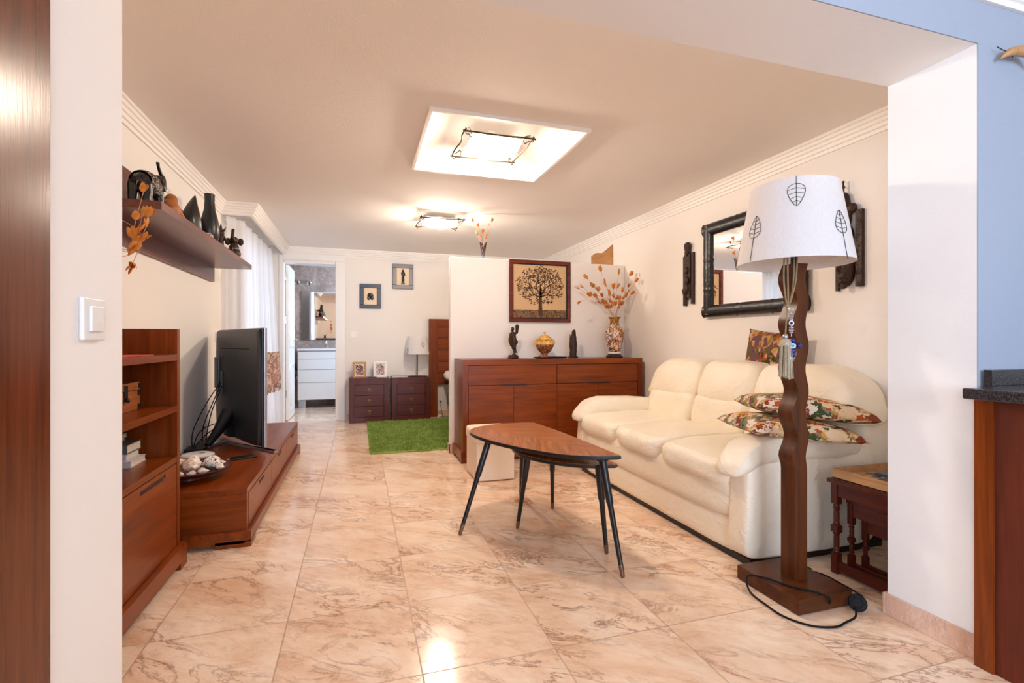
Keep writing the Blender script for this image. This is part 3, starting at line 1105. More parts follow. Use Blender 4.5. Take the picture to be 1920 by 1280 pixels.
bk = [(.5055, .026, -.885, 2.375, 2.525, (srgb(222, 214, 208)), 'white and red striped book at the bottom of the bookcase stack'),
      (.532, .028, -.905, 2.385, 2.515, (srgb(206, 204, 206)), 'pale grey book second from the bottom of the bookcase stack'),
      (.5605, .037, -.90, 2.38, 2.52, (srgb(98, 104, 96)), 'thick grey green book in the middle of the bookcase stack'),
      (.598, .014, -.955, 2.39, 2.51, (srgb(190, 182, 172)), 'thin beige book second from the top of the bookcase stack'),
      (.6125, .015, -.95, 2.385, 2.512, (srgb(216, 214, 212)), 'thin white book on top of the bookcase stack')]
for i, (z, h, xr, a, b, c, lab) in enumerate(bk):
    t = thing('book', lab, 'book', ((xr - .1), (a + b) / 2, z), 'books stacked flat in the bookcase')
    MB().box(xr - .135, xr - .003, a + .003, b - .003, z + .003, z + h - .003).build('pages', 'book_white', t)
    m = simple('book_cover_%d' % i, c, 0.5)
    mb = MB().box(xr - .14, xr, a, b, z, z + .003).box(xr - .14, xr, a, b, z + h - .003, z + h).box(xr - .14, xr, a, a + .003, z + .0025, z + h - .0025)
    cv = mb.build('cover', m, t)
    if i == 0:
        mb = MB()
        for k in range(4):
            mb.box(xr - .05 - .025 * k, xr - .035 - .025 * k, a - .0006, a + .0004, z + .004, z + h - .004)
        mb.build('spine_stripes', 'red', cv)

# --- wall shelf
t = thing('wall_shelf', 'dark reddish wooden wall shelf carrying black ornaments', 'shelf', (-1.0, 3.56, 1.5))
MB().box(XL + .0006, XL + .022, 2.58, 4.50, 1.50, 1.885, .001).build('back_panel', 'shelfwood', t)
MB().box(XL + .022, -.845, 2.58, 4.53, 1.612, 1.650, .001).build('board', 'shelfwood', t)

# --- sideboard
t = thing('sideboard', 'long cherry wood sideboard with two drawers and four doors', 'sideboard', (1.69, 4.27, 0))
x0, x1, y0, y1, zt = .834, 2.552, 4.08, 4.466, .865
MB().box(x0, x1, y0 - .004, y1, zt - .048, zt, .002).build('top', 'cherry_x', t)
for a, b in ((x0, x0 + .045), (x1 - .045, x1)):
    MB().box(a, b, y0 - .004, y1, .05, zt - .048, .001).build('side_panel', 'cherry_z', t)
MB().box(x0 + .045, x1 - .045, y0 + .02, y1 - .01, .05, zt - .05).build('carcass', 'slot', t)
mid = 1.686
for a, b, h0, h1 in ((x0 + .048, mid - .003, 1.17, 1.40), (mid + .003, x1 - .048, 1.99, 2.215)):
    d = MB().box(a, b, y0 + .0, y0 + .021, .648, zt - .052, .001).build('drawer', 'cherry_x', t)
    MB().box(h0, h1, y0 - .0012, y0 + .002, .636, .654, .003).build('handle_slot', 'slot', d)
xs = [x0 + .048, 1.283, mid, 2.095, x1 - .048]
for a, b in zip(xs, xs[1:]):
    MB().box(a + .0015, b - .0015, y0 + .0, y0 + .021, .105, .643, .001).build('door', 'cherry_x', t)
mb = MB()
mb.box(x0 - .02, x1 + .02, y0 - .026, y1, .025, .095, .001)
mb.box(x0 - .02, x0 + .10, y0 - .026, y0 + .02, 0, .03, .001)
mb.box(x1 - .10, x1 + .02, y0 - .026, y0 + .02, 0, .03, .001)
mb.box(x0 - .02, x0 + .06, y1 - .10, y1, 0, .03, .001)
mb.box(x1 - .06, x1 + .02, y1 - .10, y1, 0, .03, .001)
mb.build('plinth', 'cherry_x', t)

# --- pouffe
t = thing('storage_pouffe', 'square cream fabric storage pouffe beside the sideboard', 'pouffe', (.955, 3.65, 0))
MB().box(.812, 1.10, 3.475, 3.83, .005, .285, .012, 3).build('box_body', 'pouffe', t)
MB().puff(.80, 1.112, 3.463, 3.842, .272, .365, (9, 9, 5), 10).build('padded_lid', 'pouffe', t, 60)
mb = MB().tube([(.811, 3.60, .01), (.811, 3.60, .27)], .0015, 6).tube([(.811, 3.56, .01), (.811, 3.56, .27)], .0015, 6)
mb.build('seam', 'pouffe', t)

# --- sofa
t = thing('sofa', 'three seat cream leather sofa with puffed back cushions and rolled arms', 'sofa', (2.05, 2.68, 0))
SY0, SY1, SX = 1.785, 3.585, 1.655
w = random.Random(4)


def wrinkle(p, u, a=.004, f=9):
    n = noise.noise(Vector((p.x * f, p.y * f, p.z * f))) + .45 * noise.noise(Vector((p.x * f * 2.6, p.y * f * 1.7, p.z * f * 3.2)))
    return p + Vector((u.x, u.y, u.z)).normalized() * (n * a)


mb = MB()
mb.box(SX + .03, 2.50, SY0 + .02, SY1 - .02, .0, .035, .004)
mb.build('feet_plinth', 'black', t)


def front_fn(p, u):
    q = max(0, 1 - abs(u.z) ** 2)
    return wrinkle(p, u, .005, 6) if u.x < 0 else p


mb = MB().puff(SX, 2.46, SY0 + .07, SY1 - .07, .03, .21, (14, 14, 8), 12, front_fn)
mb.build('base', 'leather', t, 80)
mb = MB().puff(SX - .025, 2.40, SY0 + .075, SY1 - .075, .19, .385, (12, 12, 5), 12, front_fn)
mb.build('front_roll', 'leather', t, 80)
ys = [SY0 + .10, 2.425, 2.925, SY1 - .115]
for i, (a, b) in enumerate(zip(ys, ys[1:])):
    def fn(p, u, i=i):
        bul = .020 * max(0, 1 - u.x * u.x) * max(0, 1 - u.y * u.y) * (1 if u.z > 0 else 0)
        p = p + Vector((0, 0, bul))
        if u.x < -.3:
            p.z -= .010 * (-u.x) ** 3
        return wrinkle(p, u, .009, 8)
    c = MB().puff(SX - .055, 2.30, a - .004, b + .004, .345, .475, (7, 7, 3.4), 18, fn).build('seat_cushion', 'leather', t, 80)
# backrest frame
MB().puff(2.36, XR - .020, SY0 + .01, SY1 - .01, .03, .74, (12, 12, 7), 12).build('back_frame', 'leather', t, 80)
yb = [SY0 - .015, 2.425, 2.925, SY1 - .03]
for i, (a, b) in enumerate(zip(yb, yb[1:])):
    def fn(p, u, i=i):
        # lean backwards, crown on top, puffed front
        h = (p.z - .42) / .46
        p.x += .13 * h
        if u.x < 0:
            p.x -= .030 * max(0, 1 - u.y * u.y) * max(0, 1 - u.z * u.z)
        e = 0
        if i == 0:
            e = max(0, -u.y) ** 2.6
        if i == 2:
            e = max(0, u.y) ** 2.6
        if p.z > .60:
            p.z -= .17 * e * min(1, (p.z - .60) / .2)
        return wrinkle(p, u, .010, 7)
    MB().puff(2.17, 2.43, a - .004, b + .004, .60, .892, (5, 6, 3.6), 18, fn).build('back_cushion', 'leather', t, 80)
ylo = [SY0 + .10, 2.425, 2.925, SY1 - .115]
for i, (a, b) in enumerate(zip(ylo, ylo[1:])):
    def fn(p, u):
        h = (p.z - .42) / .46
        p.x += .10 * h
        return wrinkle(p, u, .008, 7)
    MB().puff(2.17, 2.42, a - .002, b + .002, .42, .665, (6, 7, 4), 14, fn).build('lumbar_cushion', 'leather', t, 80)
for side, a, b in ((-1, SY0, SY0 + .14), (1, SY1 - .14, SY1)):
    def fa(p, u):
        if u.x < 0:
            p.x -= .012 * math.cos(p.z * 5)
        p.y += side * (.012 * math.sin(max(0, min(1, p.z / .5)) * PI))
        return wrinkle(p, u, .004, 6)
    ar = MB().puff(SX - .005, 2.45, a, b, .03, .510, (9, 9, 8), 14, fa).build('arm', 'leather', t, 80)

    def fp(p, u, side=side):
        # pad falls over the front
        f = max(0, (SX + .16 - p.x) / .2)
        p.z -= .085 * f ** 2.0
        p.z -= .03 * max(0, (p.x - 2.0) / .45)
        return wrinkle(p, u, .009, 9)
    MB().puff(SX - .055, 2.36, a - .015 if side < 0 else a - .035, b + .035 if side < 0 else b + .015, .468, .584, (5, 5, 2.8), 18, fp).build('arm_pad', 'leather', t, 80)


def pillow(name, size, thick, mat, origin, rot, label, group=None, n=22, flat=1.0):
    """square scatter cushion with pulled-out corners; local frame: lies in XY"""
    mb = MB()
    s = size / 2
    top, bot = {}, {}
    for i in range(n + 1):
        for j in range(n + 1):
            u, v = -1 + 2 * i / n, -1 + 2 * j / n
            pin = 1 - .085 * (1 - v * v) * abs(u) ** 3
            piv = 1 - .085 * (1 - u * u) * abs(v) ** 3
            x, y = s * u * pin, s * v * piv
            h = thick / 2 * (max(0, 1 - u * u) ** .36) * (max(0, 1 - v * v) ** .36)
            h *= 1 + .12 * noise.noise(Vector((u * 2.2 + size * 40, v * 2.2, thick * 33)))
            edge = i in (0, n) or j in (0, n)
            top[i, j] = mb.bm.verts.new((x, y, h))
            bot[i, j] = top[i, j] if edge else mb.bm.verts.new((x, y, -h * flat))
    for i in range(n):
        for j in range(n):
            mb.bm.faces.new((top[i, j], top[i + 1, j], top[i + 1, j + 1], top[i, j + 1]))
            q = (bot[i, j], bot[i, j + 1], bot[i + 1, j + 1], bot[i + 1, j])
            try:
                mb.bm.faces.new(q)
            except ValueError:
                pass
    o = mb.build(name, mat, None, 80, origin=(0, 0, 0))
    o.location = origin
    o.rotation_euler = rot
    tag(o, label, 'cushion', group)
    return o


G = 'floral scatter cushions on the sofa'
pillow('scatter_cushion', .50, .15, 'cushion', (1.985, 1.905, .590), (math.radians(-2), math.radians(5), math.radians(-22)),
       'floral cushion lying on the near sofa arm, beneath another one', G, flat=.4)
pillow('scatter_cushion', .52, .15, 'cushion', (2.10, 1.925, .680), (math.radians(-3), math.radians(6), math.radians(-30)),
       'floral cushion lying on top of the other on the near sofa arm', G, flat=.5)
pillow('scatter_cushion', .42, .11, 'cushion_dark', (2.500, 2.51, .885), (math.radians(90 - 6), math.radians(4), math.radians(-90)),
       'dark floral cushion standing behind the sofa back against the wall', G)

# --- nested leaf tables
def spline_outline(pts, k=8, sharp=()):
    """closed outline through pts, smooth except at the sharp indices"""
    n = len(pts)
    out = []
    for i in range(n):
        p1, p2 = Vector(pts[i]), Vector(pts[(i + 1) % n])
        p0 = Vector(pts[i - 1]) if i not in sharp else p1 - (p2 - p1) * .5
        p3 = Vector(pts[(i + 2) % n]) if (i + 1) % n not in sharp else p2 + (p2 - p1) * .5
        for j in range(k):
            t = j / k
            q = 0.5 * ((2 * p1) + (p2 - p0) * t + (2 * p0 - 5 * p1 + 4 * p2 - p3) * t * t + (-p0 + 3 * p1 - 3 * p2 + p3) * t ** 3)
            out.append((q.x, q.y))
    return out


def leaf_table(name, label, outline, sharp, tip, tail, ztop, legs, thick=.022):
    t = thing(name, label, 'table', (tip[0] * .5 + tail[0] * .5, tip[1] * .5 + tail[1] * .5, 0), 'nested leaf shaped tables')
    tip, tail = Vector(tip), Vector(tail)
    d = (tip - tail).normalized()
    ang = math.atan2(d.y, d.x)
    c = (tip + tail) / 2
    R2 = Matrix.Rotation(-ang, 2)
    loc = [tuple(R2 @ (Vector(p) - c)) for p in spline_outline(outline, 8, sharp)]
    cx = sum(p[0] for p in loc) / len(loc)
    cy = sum(p[1] for p in loc) / len(loc)
    mb = MB()
    inner = [(cx + (x - cx) * .995, cy + (y - cy) * .993) for x, y in loc]
    mb.prism(inner, -.0015, 0)
    o = mb.build('veneered_top', 'veneer', t, 30, origin=(0, 0, 0))
    o.location = Vector((c.x, c.y, ztop)) - worigin(t)
    o.rotation_euler = (0, 0, ang)
    mb = MB()
    under = [(cx + (x - cx) * .975, cy + (y - cy) * .965) for x, y in loc]
    b2 = MB()
    b2.prism(loc, -thick * .75, -.0014, .002)
    b2.prism(under, -thick, -thick * .7, .002)
    o = b2.build('dark_edge', 'black', t, 30, origin=(0, 0, 0))
    o.location = Vector((c.x, c.y, ztop)) - worigin(t)
    o.rotation_euler = (0, 0, ang)
    for (ax, ay), (fx, fy) in legs:
        A, F = Vector((ax, ay, ztop - thick + .001)), Vector((fx, fy, 0))
        k = A.lerp(F, .90)
        m = A.lerp(F, .38)
        mb = MB()
        mb.tube([A, A.lerp(F, .2), m, m.lerp(k, .04), k], [.0185, .0175, .0165, .0135, .0105], 16)
        mb.cyl(A + Vector((0, 0, .0)), A - Vector((0, 0, .008)), .028, n=20)
        l = mb.build('leg', 'black', t, 50)
        MB().tube([k.lerp(A, .004), F + (A - F) * .012, F], [.0118, .0095, .006], 16).build('metal_tip', 'bronze', l, 50)
    return t


up = [(1.142, 2.000), (1.128, 2.35), (1.108, 2.70), (1.075, 2.985), (.995, 3.008), (.86, 3.005), (.735, 2.965), (.645, 2.885), (.608, 2.765), (.635, 2.60), (.70, 2.42), (.80, 2.235), (.905, 2.10), (1.02, 2.03)]
leaf_table('nesting_table', 'upper and larger walnut leaf table on black splayed legs', up, (0, 3), (1.142, 2.0), (.70, 2.95), .50,
           [((.688, 2.645), (.508, 2.566)), ((1.075, 2.055), (1.090, 1.893)), ((.962, 2.88), (1.005, 3.048))])
lo = [(1.172, 2.085), (1.176, 2.30), (1.16, 2.55), (1.11, 2.74), (1.0, 2.79), (.88, 2.73), (.805, 2.60), (.80, 2.44), (.86, 2.29), (.955, 2.175), (1.06, 2.112)]
leaf_table('nesting_table', 'smaller walnut leaf table tucked under the larger one', lo, (0,), (1.172, 2.085), (.92, 2.76), .438,
           [((.875, 2.52), (.827, 2.566)), ((1.112, 2.165), (1.138, 2.130)), ((1.07, 2.66), (1.13, 2.805))], .020)

# --- floor lamp
LX, LY = 1.699, 1.585
t = thing('floor_lamp', 'floor lamp with a wavy brown wooden post and a big white shade with wire leaves', 'floor lamp', (LX, LY, 0))
MB().box(1.556, 1.822, 1.43, 1.742, .004, .060, .002).build('base', 'lampwood_x', t)
W = .031
pts_l, pts_r = [], []
N = 70
for i in range(N + 1):
    z = .06 + (1.335 - .06) * i / N
    dx = 0
    if z > .50:
        a = min(1, (z - .50) / .06)
        dx = .0155 * math.sin((z - .50) / .182 * 2 * PI + PI) * a
    pts_l.append((LX - W + dx, z))
    pts_r.append((LX + W + dx * .55, z))
mb = MB()
va, vb = [], []
for (xa, z), (xb, _) in zip(pts_l, pts_r):
    va.append((mb.bm.verts.new((xa, LY - .035, z)), mb.bm.verts.new((xa, LY + .035, z))))
    vb.append((mb.bm.verts.new((xb, LY - .035, z)), mb.bm.verts.new((xb, LY + .035, z))))
for i in range(N):
    mb.bm.faces.new((va[i][0], vb[i][0], vb[i + 1][0], va[i + 1][0]))
    mb.bm.faces.new((va[i][1], va[i + 1][1], vb[i + 1][1], vb[i][1]))
    mb.bm.faces.new((va[i][0], va[i + 1][0], va[i + 1][1], va[i][1]))
    mb.bm.faces.new((vb[i][0], vb[i][1], vb[i + 1][1], vb[i + 1][0]))
mb.bm.faces.new((va[0][0], va[0][1], vb[0][1], vb[0][0]))
mb.bm.faces.new((va[-1][0], vb[-1][0], vb[-1][1], va[-1][1]))
mb.build('wavy_post', 'lampwood_z', t, 40)
mb = MB().cyl((LX, LY, 1.335), (LX, LY, 1.40), .012).cyl((LX, LY, 1.395), (LX, LY, 1.46), .02)
so = mb.build('lamp_socket', 'black', t)


def leaf_wire(P, rad, hgt, wid, stem, mb, up=1):
    """wire leaf: P(u, v) maps sideways metres / height to the shade surface"""
    o = []
    for i in range(25):
        a = 2 * PI * i / 24
        v = math.cos(a)
        u = math.sin(a) * (1 - .38 * v * 1) * (1 - .12 * v)
        o.append(P(u * wid / 2, up * (v * hgt / 2)))
    mb.tube(o, rad, 5)
    mb.tube([P(0, up * hgt / 2), P(0, 0), P(0, -up * hgt / 2), P(0, -up * (hgt / 2 + stem * .5)), P(0, -up * (hgt / 2 + stem))], rad, 5)
    for k in (-.62, -.22, .18, .52):
        ww = wid / 2 * math.sqrt(max(0, 1 - (k + .12) ** 2)) * (1 - .38 * (k + .12))
        mb.tube([P(-ww * .96, up * (k + .16) * hgt / 2), P(0, up * k * hgt / 2), P(ww * .96, up * (k + .16) * hgt / 2)], rad * .85, 5)
    return mb


def shade(name, cx, cy, z0, z1, r0, r1, parent, leaves, lsize):
    mb = MB()
    n = 64
    prof = [(r0, z0), (r1, z1), (r1 - .002, z1), (r0 - .002, z0), (r0, z0)]
    mb.lathe(prof, (cx, cy, 0), n)
    s = mb.build(name, 'shade', parent, 30, weld=True)
    for az, zc, up, stem in leaves:
        def P(u, v, az=az, zc=zc):
            z = zc + v
            k = (z - z0) / (z1 - z0)
            r = r0 + (r1 - r0) * k + .0012
            a = az + u / r
            return (cx + r * math.cos(a), cy + r * math.sin(a), z)
        leaf_wire(P, .0011, lsize, lsize * .62, stem, MB(), up).build('wire_leaf', 'black', s, 0)
    return s


def az_for(px, cx, cy, r):
    """azimuth on the visible side of a round shade (the shade's decorations face this way)"""
    base = math.atan2(-cy, -cx)
    return base + px


sh = shade('lamp_shade', LX, LY, 1.335, 1.648, .214, .160, t,
           [(az_for(.92, LX, LY, .2), 1.468, 1, .10), (az_for(.05, LX, LY, .2), 1.575, -1, .030), (az_for(-.78, LX, LY, .2), 1.475, 1, .095)], .088)
mb = MB()
mb.torus((LX, LY, 1.37), .205, .0022, n=40)
for a in (.3, .3 + 2 * PI / 3, .3 + 4 * PI / 3):
    mb.tube([(LX + .205 * math.cos(a), LY + .205 * math.sin(a), 1.37), (LX + .02 * math.cos(a), LY + .02 * math.sin(a), 1.40)], .002, 6)
mb.torus((LX, LY, 1.40), .021, .002, n=20)
mb.build('shade_carrier', 'white_plastic', sh)

# lamp cable with its round foot switch
c = thing('lamp_cable', 'black lamp cable looping over the lamp base to a round foot switch', 'cable', (1.62, 1.45, 0))
mb = MB()
mb.tube([(1.70, 1.425, .030), (1.69, 1.418, .055), (1.665, 1.448, .0655), (1.61, 1.52, .064), (1.567, 1.60, .066), (1.535, 1.66, .05), (1.51, 1.62, .010), (1.50, 1.53, .005), (1.50, 1.44, .005),
         (1.545, 1.365, .005), (1.62, 1.335, .005), (1.68, 1.345, .005), (1.74, 1.355, .010), (1.78, 1.385, .022)], .0038, 8, smooth=6)
mb.build('cord', 'cable', c, 60)
mb = MB().tube([(1.815, 1.400, .058), (1.87, 1.43, .03), (1.92, 1.50, .008), (1.93, 1.56, .005), (1.935, 1.64, .005), (1.91, 1.70, .005), (1.89, 1.735, .005), (1.905, 1.755, .005), (1.925, 1.735, .005), (1.92, 1.70, .009)], .0036, 8, smooth=6)
mb.build('cord', 'cable', c, 60)
sw = MB()
sw.lathe([(0, -.011), (.026, -.011), (.031, -.006), (.031, .006), (.027, .011), (.018, .0125), (.016, .0105), (0, .011)], (0, 0, 0), 32)
for k in range(6):
    a = 2 * PI * k / 6
    sw.ball((.022 * math.cos(a), .022 * math.sin(a), .0115), .0028, 8)
o = sw.build('foot_switch', 'cable', c, 40, origin=(0, 0, 0))
o.location = Vector((1.798, 1.392, .034)) - worigin(c)
o.rotation_euler = (math.radians(68), 0, math.radians(-52))

# tassel hanging from the shade carrier
TX, TY = 1.615, 1.535
t = thing('tassel_pendant', 'silver tassel with blue glass eye beads hanging on cords from the lamp', 'tassel', (TX, TY, .88))
mb = MB()
kz = 1.155
for dx, dy, ddx in ((-.012, .004, -.004), (-.004, -.002, .002), (.030, -.006, .005), (.022, .002, .010)):
    mb.tube([(TX + dx + (.012 if dx > 0 else 0), TY + dy, 1.372), (TX + dx + ddx, TY + dy, 1.27), (TX + dx * .35 + ddx, TY + dy * .5, 1.19), (TX, TY, kz)], .0032, 8, smooth=5)
mb.ball((TX, TY, kz + .004), (.010, .008, .007), 12)
mb.tube([(TX - .004, TY, kz), (TX - .006, TY + .002, 1.09), (TX - .012, TY, 1.045)], .0028, 8, smooth=4)
mb.build('twisted_cord', 'rope', t, 60)
MB().torus((TX + .012, TY - .004, kz - .006), .012, .0018, 'y', 24).build('key_ring', 'chrome', t, 60)
bx, by = TX + .012, TY - .006
mb = MB()
for z, r in ((1.128, .007), (1.118, .009), (1.108, .007), (1.074, .009), (1.064, .0095), (1.056, .007)):
    mb.ball((bx, by, z), (r, r, .005), 14)
mb.cyl((bx, by, 1.04), (bx, by, 1.135), .002)
mb.build('silver_beads', 'silver', t, 60)
MB().ball((bx, by, 1.092), (.0095, .0095, .012), 16).build('glass_bead', 'white_plastic', t, 60)
vd = Vector((-bx, -by, 0)).normalized()          # decorations face the room's opening
sd_ = Vector((vd.y, -vd.x, 0)) * -1


def eye(c, r, parent, rim='eye_blue'):
    mb = MB()
    c = Vector(c)
    mb.cyl(c, c + vd * .004, r, n=20)
    e = mb.build('bead_eye', 'white_plastic', parent, 40)
    MB().cyl(c + vd * .0042, c + vd * .0052, r * .72, n=20).build('iris', rim, e)
    MB().cyl(c + vd * .0053, c + vd * .0062, r * .35, n=16).build('pupil', 'blue_glass', e)


for z in (1.092,):
    MB().ball(Vector((bx, by, z)) + vd * .006, (.006, .006, .006), 12).build('blue_spot', 'blue_glass', t, 60)
mb = MB()
fc = Vector((bx + .004, by - .004, 1.003))
for du, dv in ((0, .020), (.021, 0), (-.021, 0), (0, -.020), (.0, -.034)):
    mb.ball(fc + sd_ * du + Vector((0, 0, dv)), (.010, .010, .011), 14)
mb.ball(fc, (.012, .010, .012), 14)
mb.build('blue_flower', 'blue_glass', t, 60)
eye(fc + vd * .0095, .010, t)
mb = MB().ball(Vector((TX, TY - .008, .955)), (.0085, .0085, .0085), 14)
mb.tube([(TX + .002, TY - .006, 1.0), (TX, TY - .007, .96)], .0012, 6)
mb.build('blue_flower', 'blue_glass', t, 60)
eye(Vector((TX, TY - .008, .955)) + vd * .0075, .0065, t)
MB().lathe([(0, .012), (.008, .010), (.011, 0), (.008, -.010), (0, -.012)], (TX - .012, TY, 1.038), 16).build('crystal_bead', 'silver', t, 60)
mb = MB()
mb.lathe([(0, .02), (.012, .018), (.019, .008), (.021, -.004), (.019, -.008)], (TX - .010, TY, 1.012), 24)
mb.build('tassel_cap', 'tassel_thread', t, 60)
mb = MB()
r_ = random.Random(5)
for k in range(46):
    a = 2 * PI * k / 46 * 3
    rr = .019 * (.55 + .45 * ((k % 3) / 2))
    x, y = TX - .010 + rr * math.cos(a), TY + rr * math.sin(a)
    mb.tube([(x, y, 1.008), (x * 1.0 + .004 * math.cos(a), y + .004 * math.sin(a), .93), (x + .008 * math.cos(a), y + .006 * math.sin(a), .872 + r_.uniform(0, .012))], .0017, 5)
mb.build('fringe', 'tassel_thread', t, 0)

# --- television
A, B = Vector((-.598, 3.585)), Vector((-1.045, 4.40))
L = (B - A).length
ang = math.atan2((B - A).y, (B - A).x)
TV = thing('television', 'black flat screen television seen from behind on a silver foot', 'television', (0, 0, 0))
mb = MB()
# local frame: x along the panel from near edge, y to the camera side(+), z up
mb.box(0, L, -.004, .010, .325, 1.108, .004)
mb.puff(.003, L - .003, .000, .034, .328, 1.105, (16, 16, 3), 12)
mb.build('rear_housing', 'tv_back', TV, 40)
MB().box(-.004, L + .004, -.022, -.004, .320, 1.112, .004).build('bezel', 'silver', TV)
MB().box(.008, L - .008, -.0235, -.0218, .335, 1.10).build('screen', 'black', TV)
mb = MB().box(.17, L * .86, .0335, .0352, .965, .972)
for x in (.45, .72):
    mb.cyl((x, .030, .90), (x, .0345, .90), .006, n=10)
mb.build('vent_slot', 'cable', TV)
MB().box(L * .88, L * .985, .008, .046, .66, .90, .006).box(L * .80, L * .85, .030, .042, .62, .80, .004).build('connector_box', 'black', TV)
ft = MB()
cx = L * .62
ft.prism([(cx - .20, .0), (cx + .16, .0), (cx + .05, .06), (cx - .05, .06)], .33, .42, .004)
ft.tube([(cx - .14, .215, .304), (cx - .08, .13, .39), (cx - .02, .045, .50)], [.020, .036, .055], 10, smooth=4)
ft.build('stand_neck', 'black', TV, 40)
mb = MB()
mb.prism([(cx - .16, .215), (cx - .13, .235), (cx + .03, .085), (cx - .01, .055)], .2865, .306, .003)
mb.prism([(cx - .01, .055), (cx + .03, .085), (cx * .5, .040), (-.035, -.075), (-.045, -.050), (cx * .5, .010)], .2865, .300, .002)
mb.build('stand_foot', 'silver', TV, 40)
TV.location = (A.x, A.y, 0)
TV.rotation_euler = (0, 0, ang)

# cables behind the television
t = thing('television_cables', 'black cables hanging from the television to the box behind it', 'cable', (-1.0, 3.95, .285))
for pts in ([(-1.00, 4.25, .72), (-1.04, 4.02, .58), (-1.075, 3.85, .42), (-1.07, 3.80, .31)],
            [(-1.00, 4.24, .70), (-1.03, 4.10, .55), (-1.05, 3.98, .42), (-1.04, 3.92, .315)],
            [(-.99, 4.22, .68), (-1.02, 4.08, .52), (-1.03, 3.98, .36), (-1.02, 3.94, .31)],
            [(-1.06, 3.78, .305), (-1.04, 3.86, .40), (-.99, 4.0, .43), (-.93, 4.06, .42)],
            [(-1.05, 3.76, .302), (-1.02, 3.84, .36), (-.98, 3.98, .40), (-.93, 4.05, .40)]):
    MB().tube(pts, .0035, 7, smooth=8).build('cable', 'cable', t, 60)

# ================================================================== right foreground
# --- nest of three side tables with turned legs
def turned(mb, x, y, z0, z1, r, blocks=True):
    h = z1 - z0
    prof = []
    segs = 40
    for i in range(segs + 1):
        t_ = i / segs
        a = r * (.62 + .14 * math.sin(t_ * PI * 2) ** 2)
        for c in (.04, .10, .40, .46, .54, .60, .90, .96):
            a += r * .32 * math.exp(-((t_ - c) / .016) ** 2)
        prof.append((a, z0 + h * t_))
    mb.lathe(prof, (x, y, 0), 14)
    if blocks:
        mb.box(x - r, x + r, y - r, y + r, z0 - .001, z0 + h * .02)
        mb.box(x - r * 1.02, x + r * 1.02, y - r * 1.02, y + r * 1.02, z0 + h * .43, z0 + h * .57, .002)


def nest_table(x0, x1, y0, y1, zt, label, r, over=.012):
    t = thing('nest_side_table', label, 'side table', ((x0 + x1) / 2, (y0 + y1) / 2, 0), 'nest of dark turned side tables')
    MB().box(x0 - over, x1 + over, y0 - over, y1 + over, zt - .018, zt, .004).build('top', 'mahog_x', t)
    mb = MB()
    mb.box(x0 + .004, x0 + .022, y0, y1, zt - .075, zt - .0185, .002).box(x1 - .022, x1 - .004, y0, y1, zt - .075, zt - .0185, .002)
    mb.box(x0 + .022, x1 - .022, y1 - .02, y1 - .004, zt - .06, zt - .0185, .002)
    mb.build('apron', 'mahog_y', t)
    for lx in (x0 + r, x1 - r):
        for ly in (y0 + r, y1 - r):
            mb = MB().box(lx - r, lx + r, ly - r, ly + r, 0, .085, .002)
            mb.box(lx - r, lx + r, ly - r, ly + r, zt - .11, zt - .019, .002)
            turned(mb, lx, ly, .084, zt - .109, r)
            mb.build('leg', 'mahog_z', t, 40)
        MB().box(lx - r * .7, lx + r * .7, y0 + 2 * r, y1 - 2 * r, .012, .055, .003).build('stretcher', 'mahog_y', t)
    return t


nest_table(2.00, 2.46, 1.375, 1.672, .415, 'largest turned dark wood side table, under the tray', .0155)
nest_table(2.05, 2.41, 1.385, 1.635, .330, 'middle turned dark wood side table, between the other two', .0120, .004)
nest_table(2.095, 2.365, 1.39, 1.605, .265, 'smallest turned dark wood side table, innermost of the nest', .0110, .002)
t = thing('wooden_tray', 'light wooden tray of papers on the side tables', 'tray', (2.23, 1.52, .4155))
z = .4158
mb = MB().box(2.005, 2.45, 1.37, 1.668, z, z + .006)
mb.box(2.005, 2.45, 1.37, 1.378, z, z + .045, .001).box(2.005, 2.45, 1.660, 1.668, z, z + .045, .001)
mb.box(2.005, 2.013, 1.378, 1.66, z, z + .045, .001).box(2.442, 2.45, 1.378, 1.66, z, z + .045, .001)
mb.build('tray_box', 'oak', t)
rr = random.Random(3)
for nm, lab, mt, x, y, w, d, h, a in (
        ('folded_paper', 'creased white paper at the left end of the wooden tray', 'book_white', 2.07, 1.60, .08, .09, .006, .3),
        ('leaflet', 'patterned leaflet lying in the wooden tray', 'papers', 2.15, 1.58, .12, .12, .008, -.25),
        ('magazine', 'grey magazine at the right of the wooden tray', 'greyframe', 2.24, 1.50, .15, .20, .012, .15),
        ('notebook', 'black notebook at the near side of the wooden tray', 'black', 2.10, 1.46, .11, .13, .020, .05)):
    o = MB().box(-w / 2, w / 2, -d / 2, d / 2, 0, h, .001).build(nm, mt, None, origin=(0, 0, 0))
    zz = {'magazine': .0212, 'leaflet': .0128, 'folded_paper': .0065, 'notebook': .0065}[nm]
    o.location = (x, y, z + zz)
    o.rotation_euler = (0, 0, a)
    tag(o, lab, nm.replace('_', ' '))

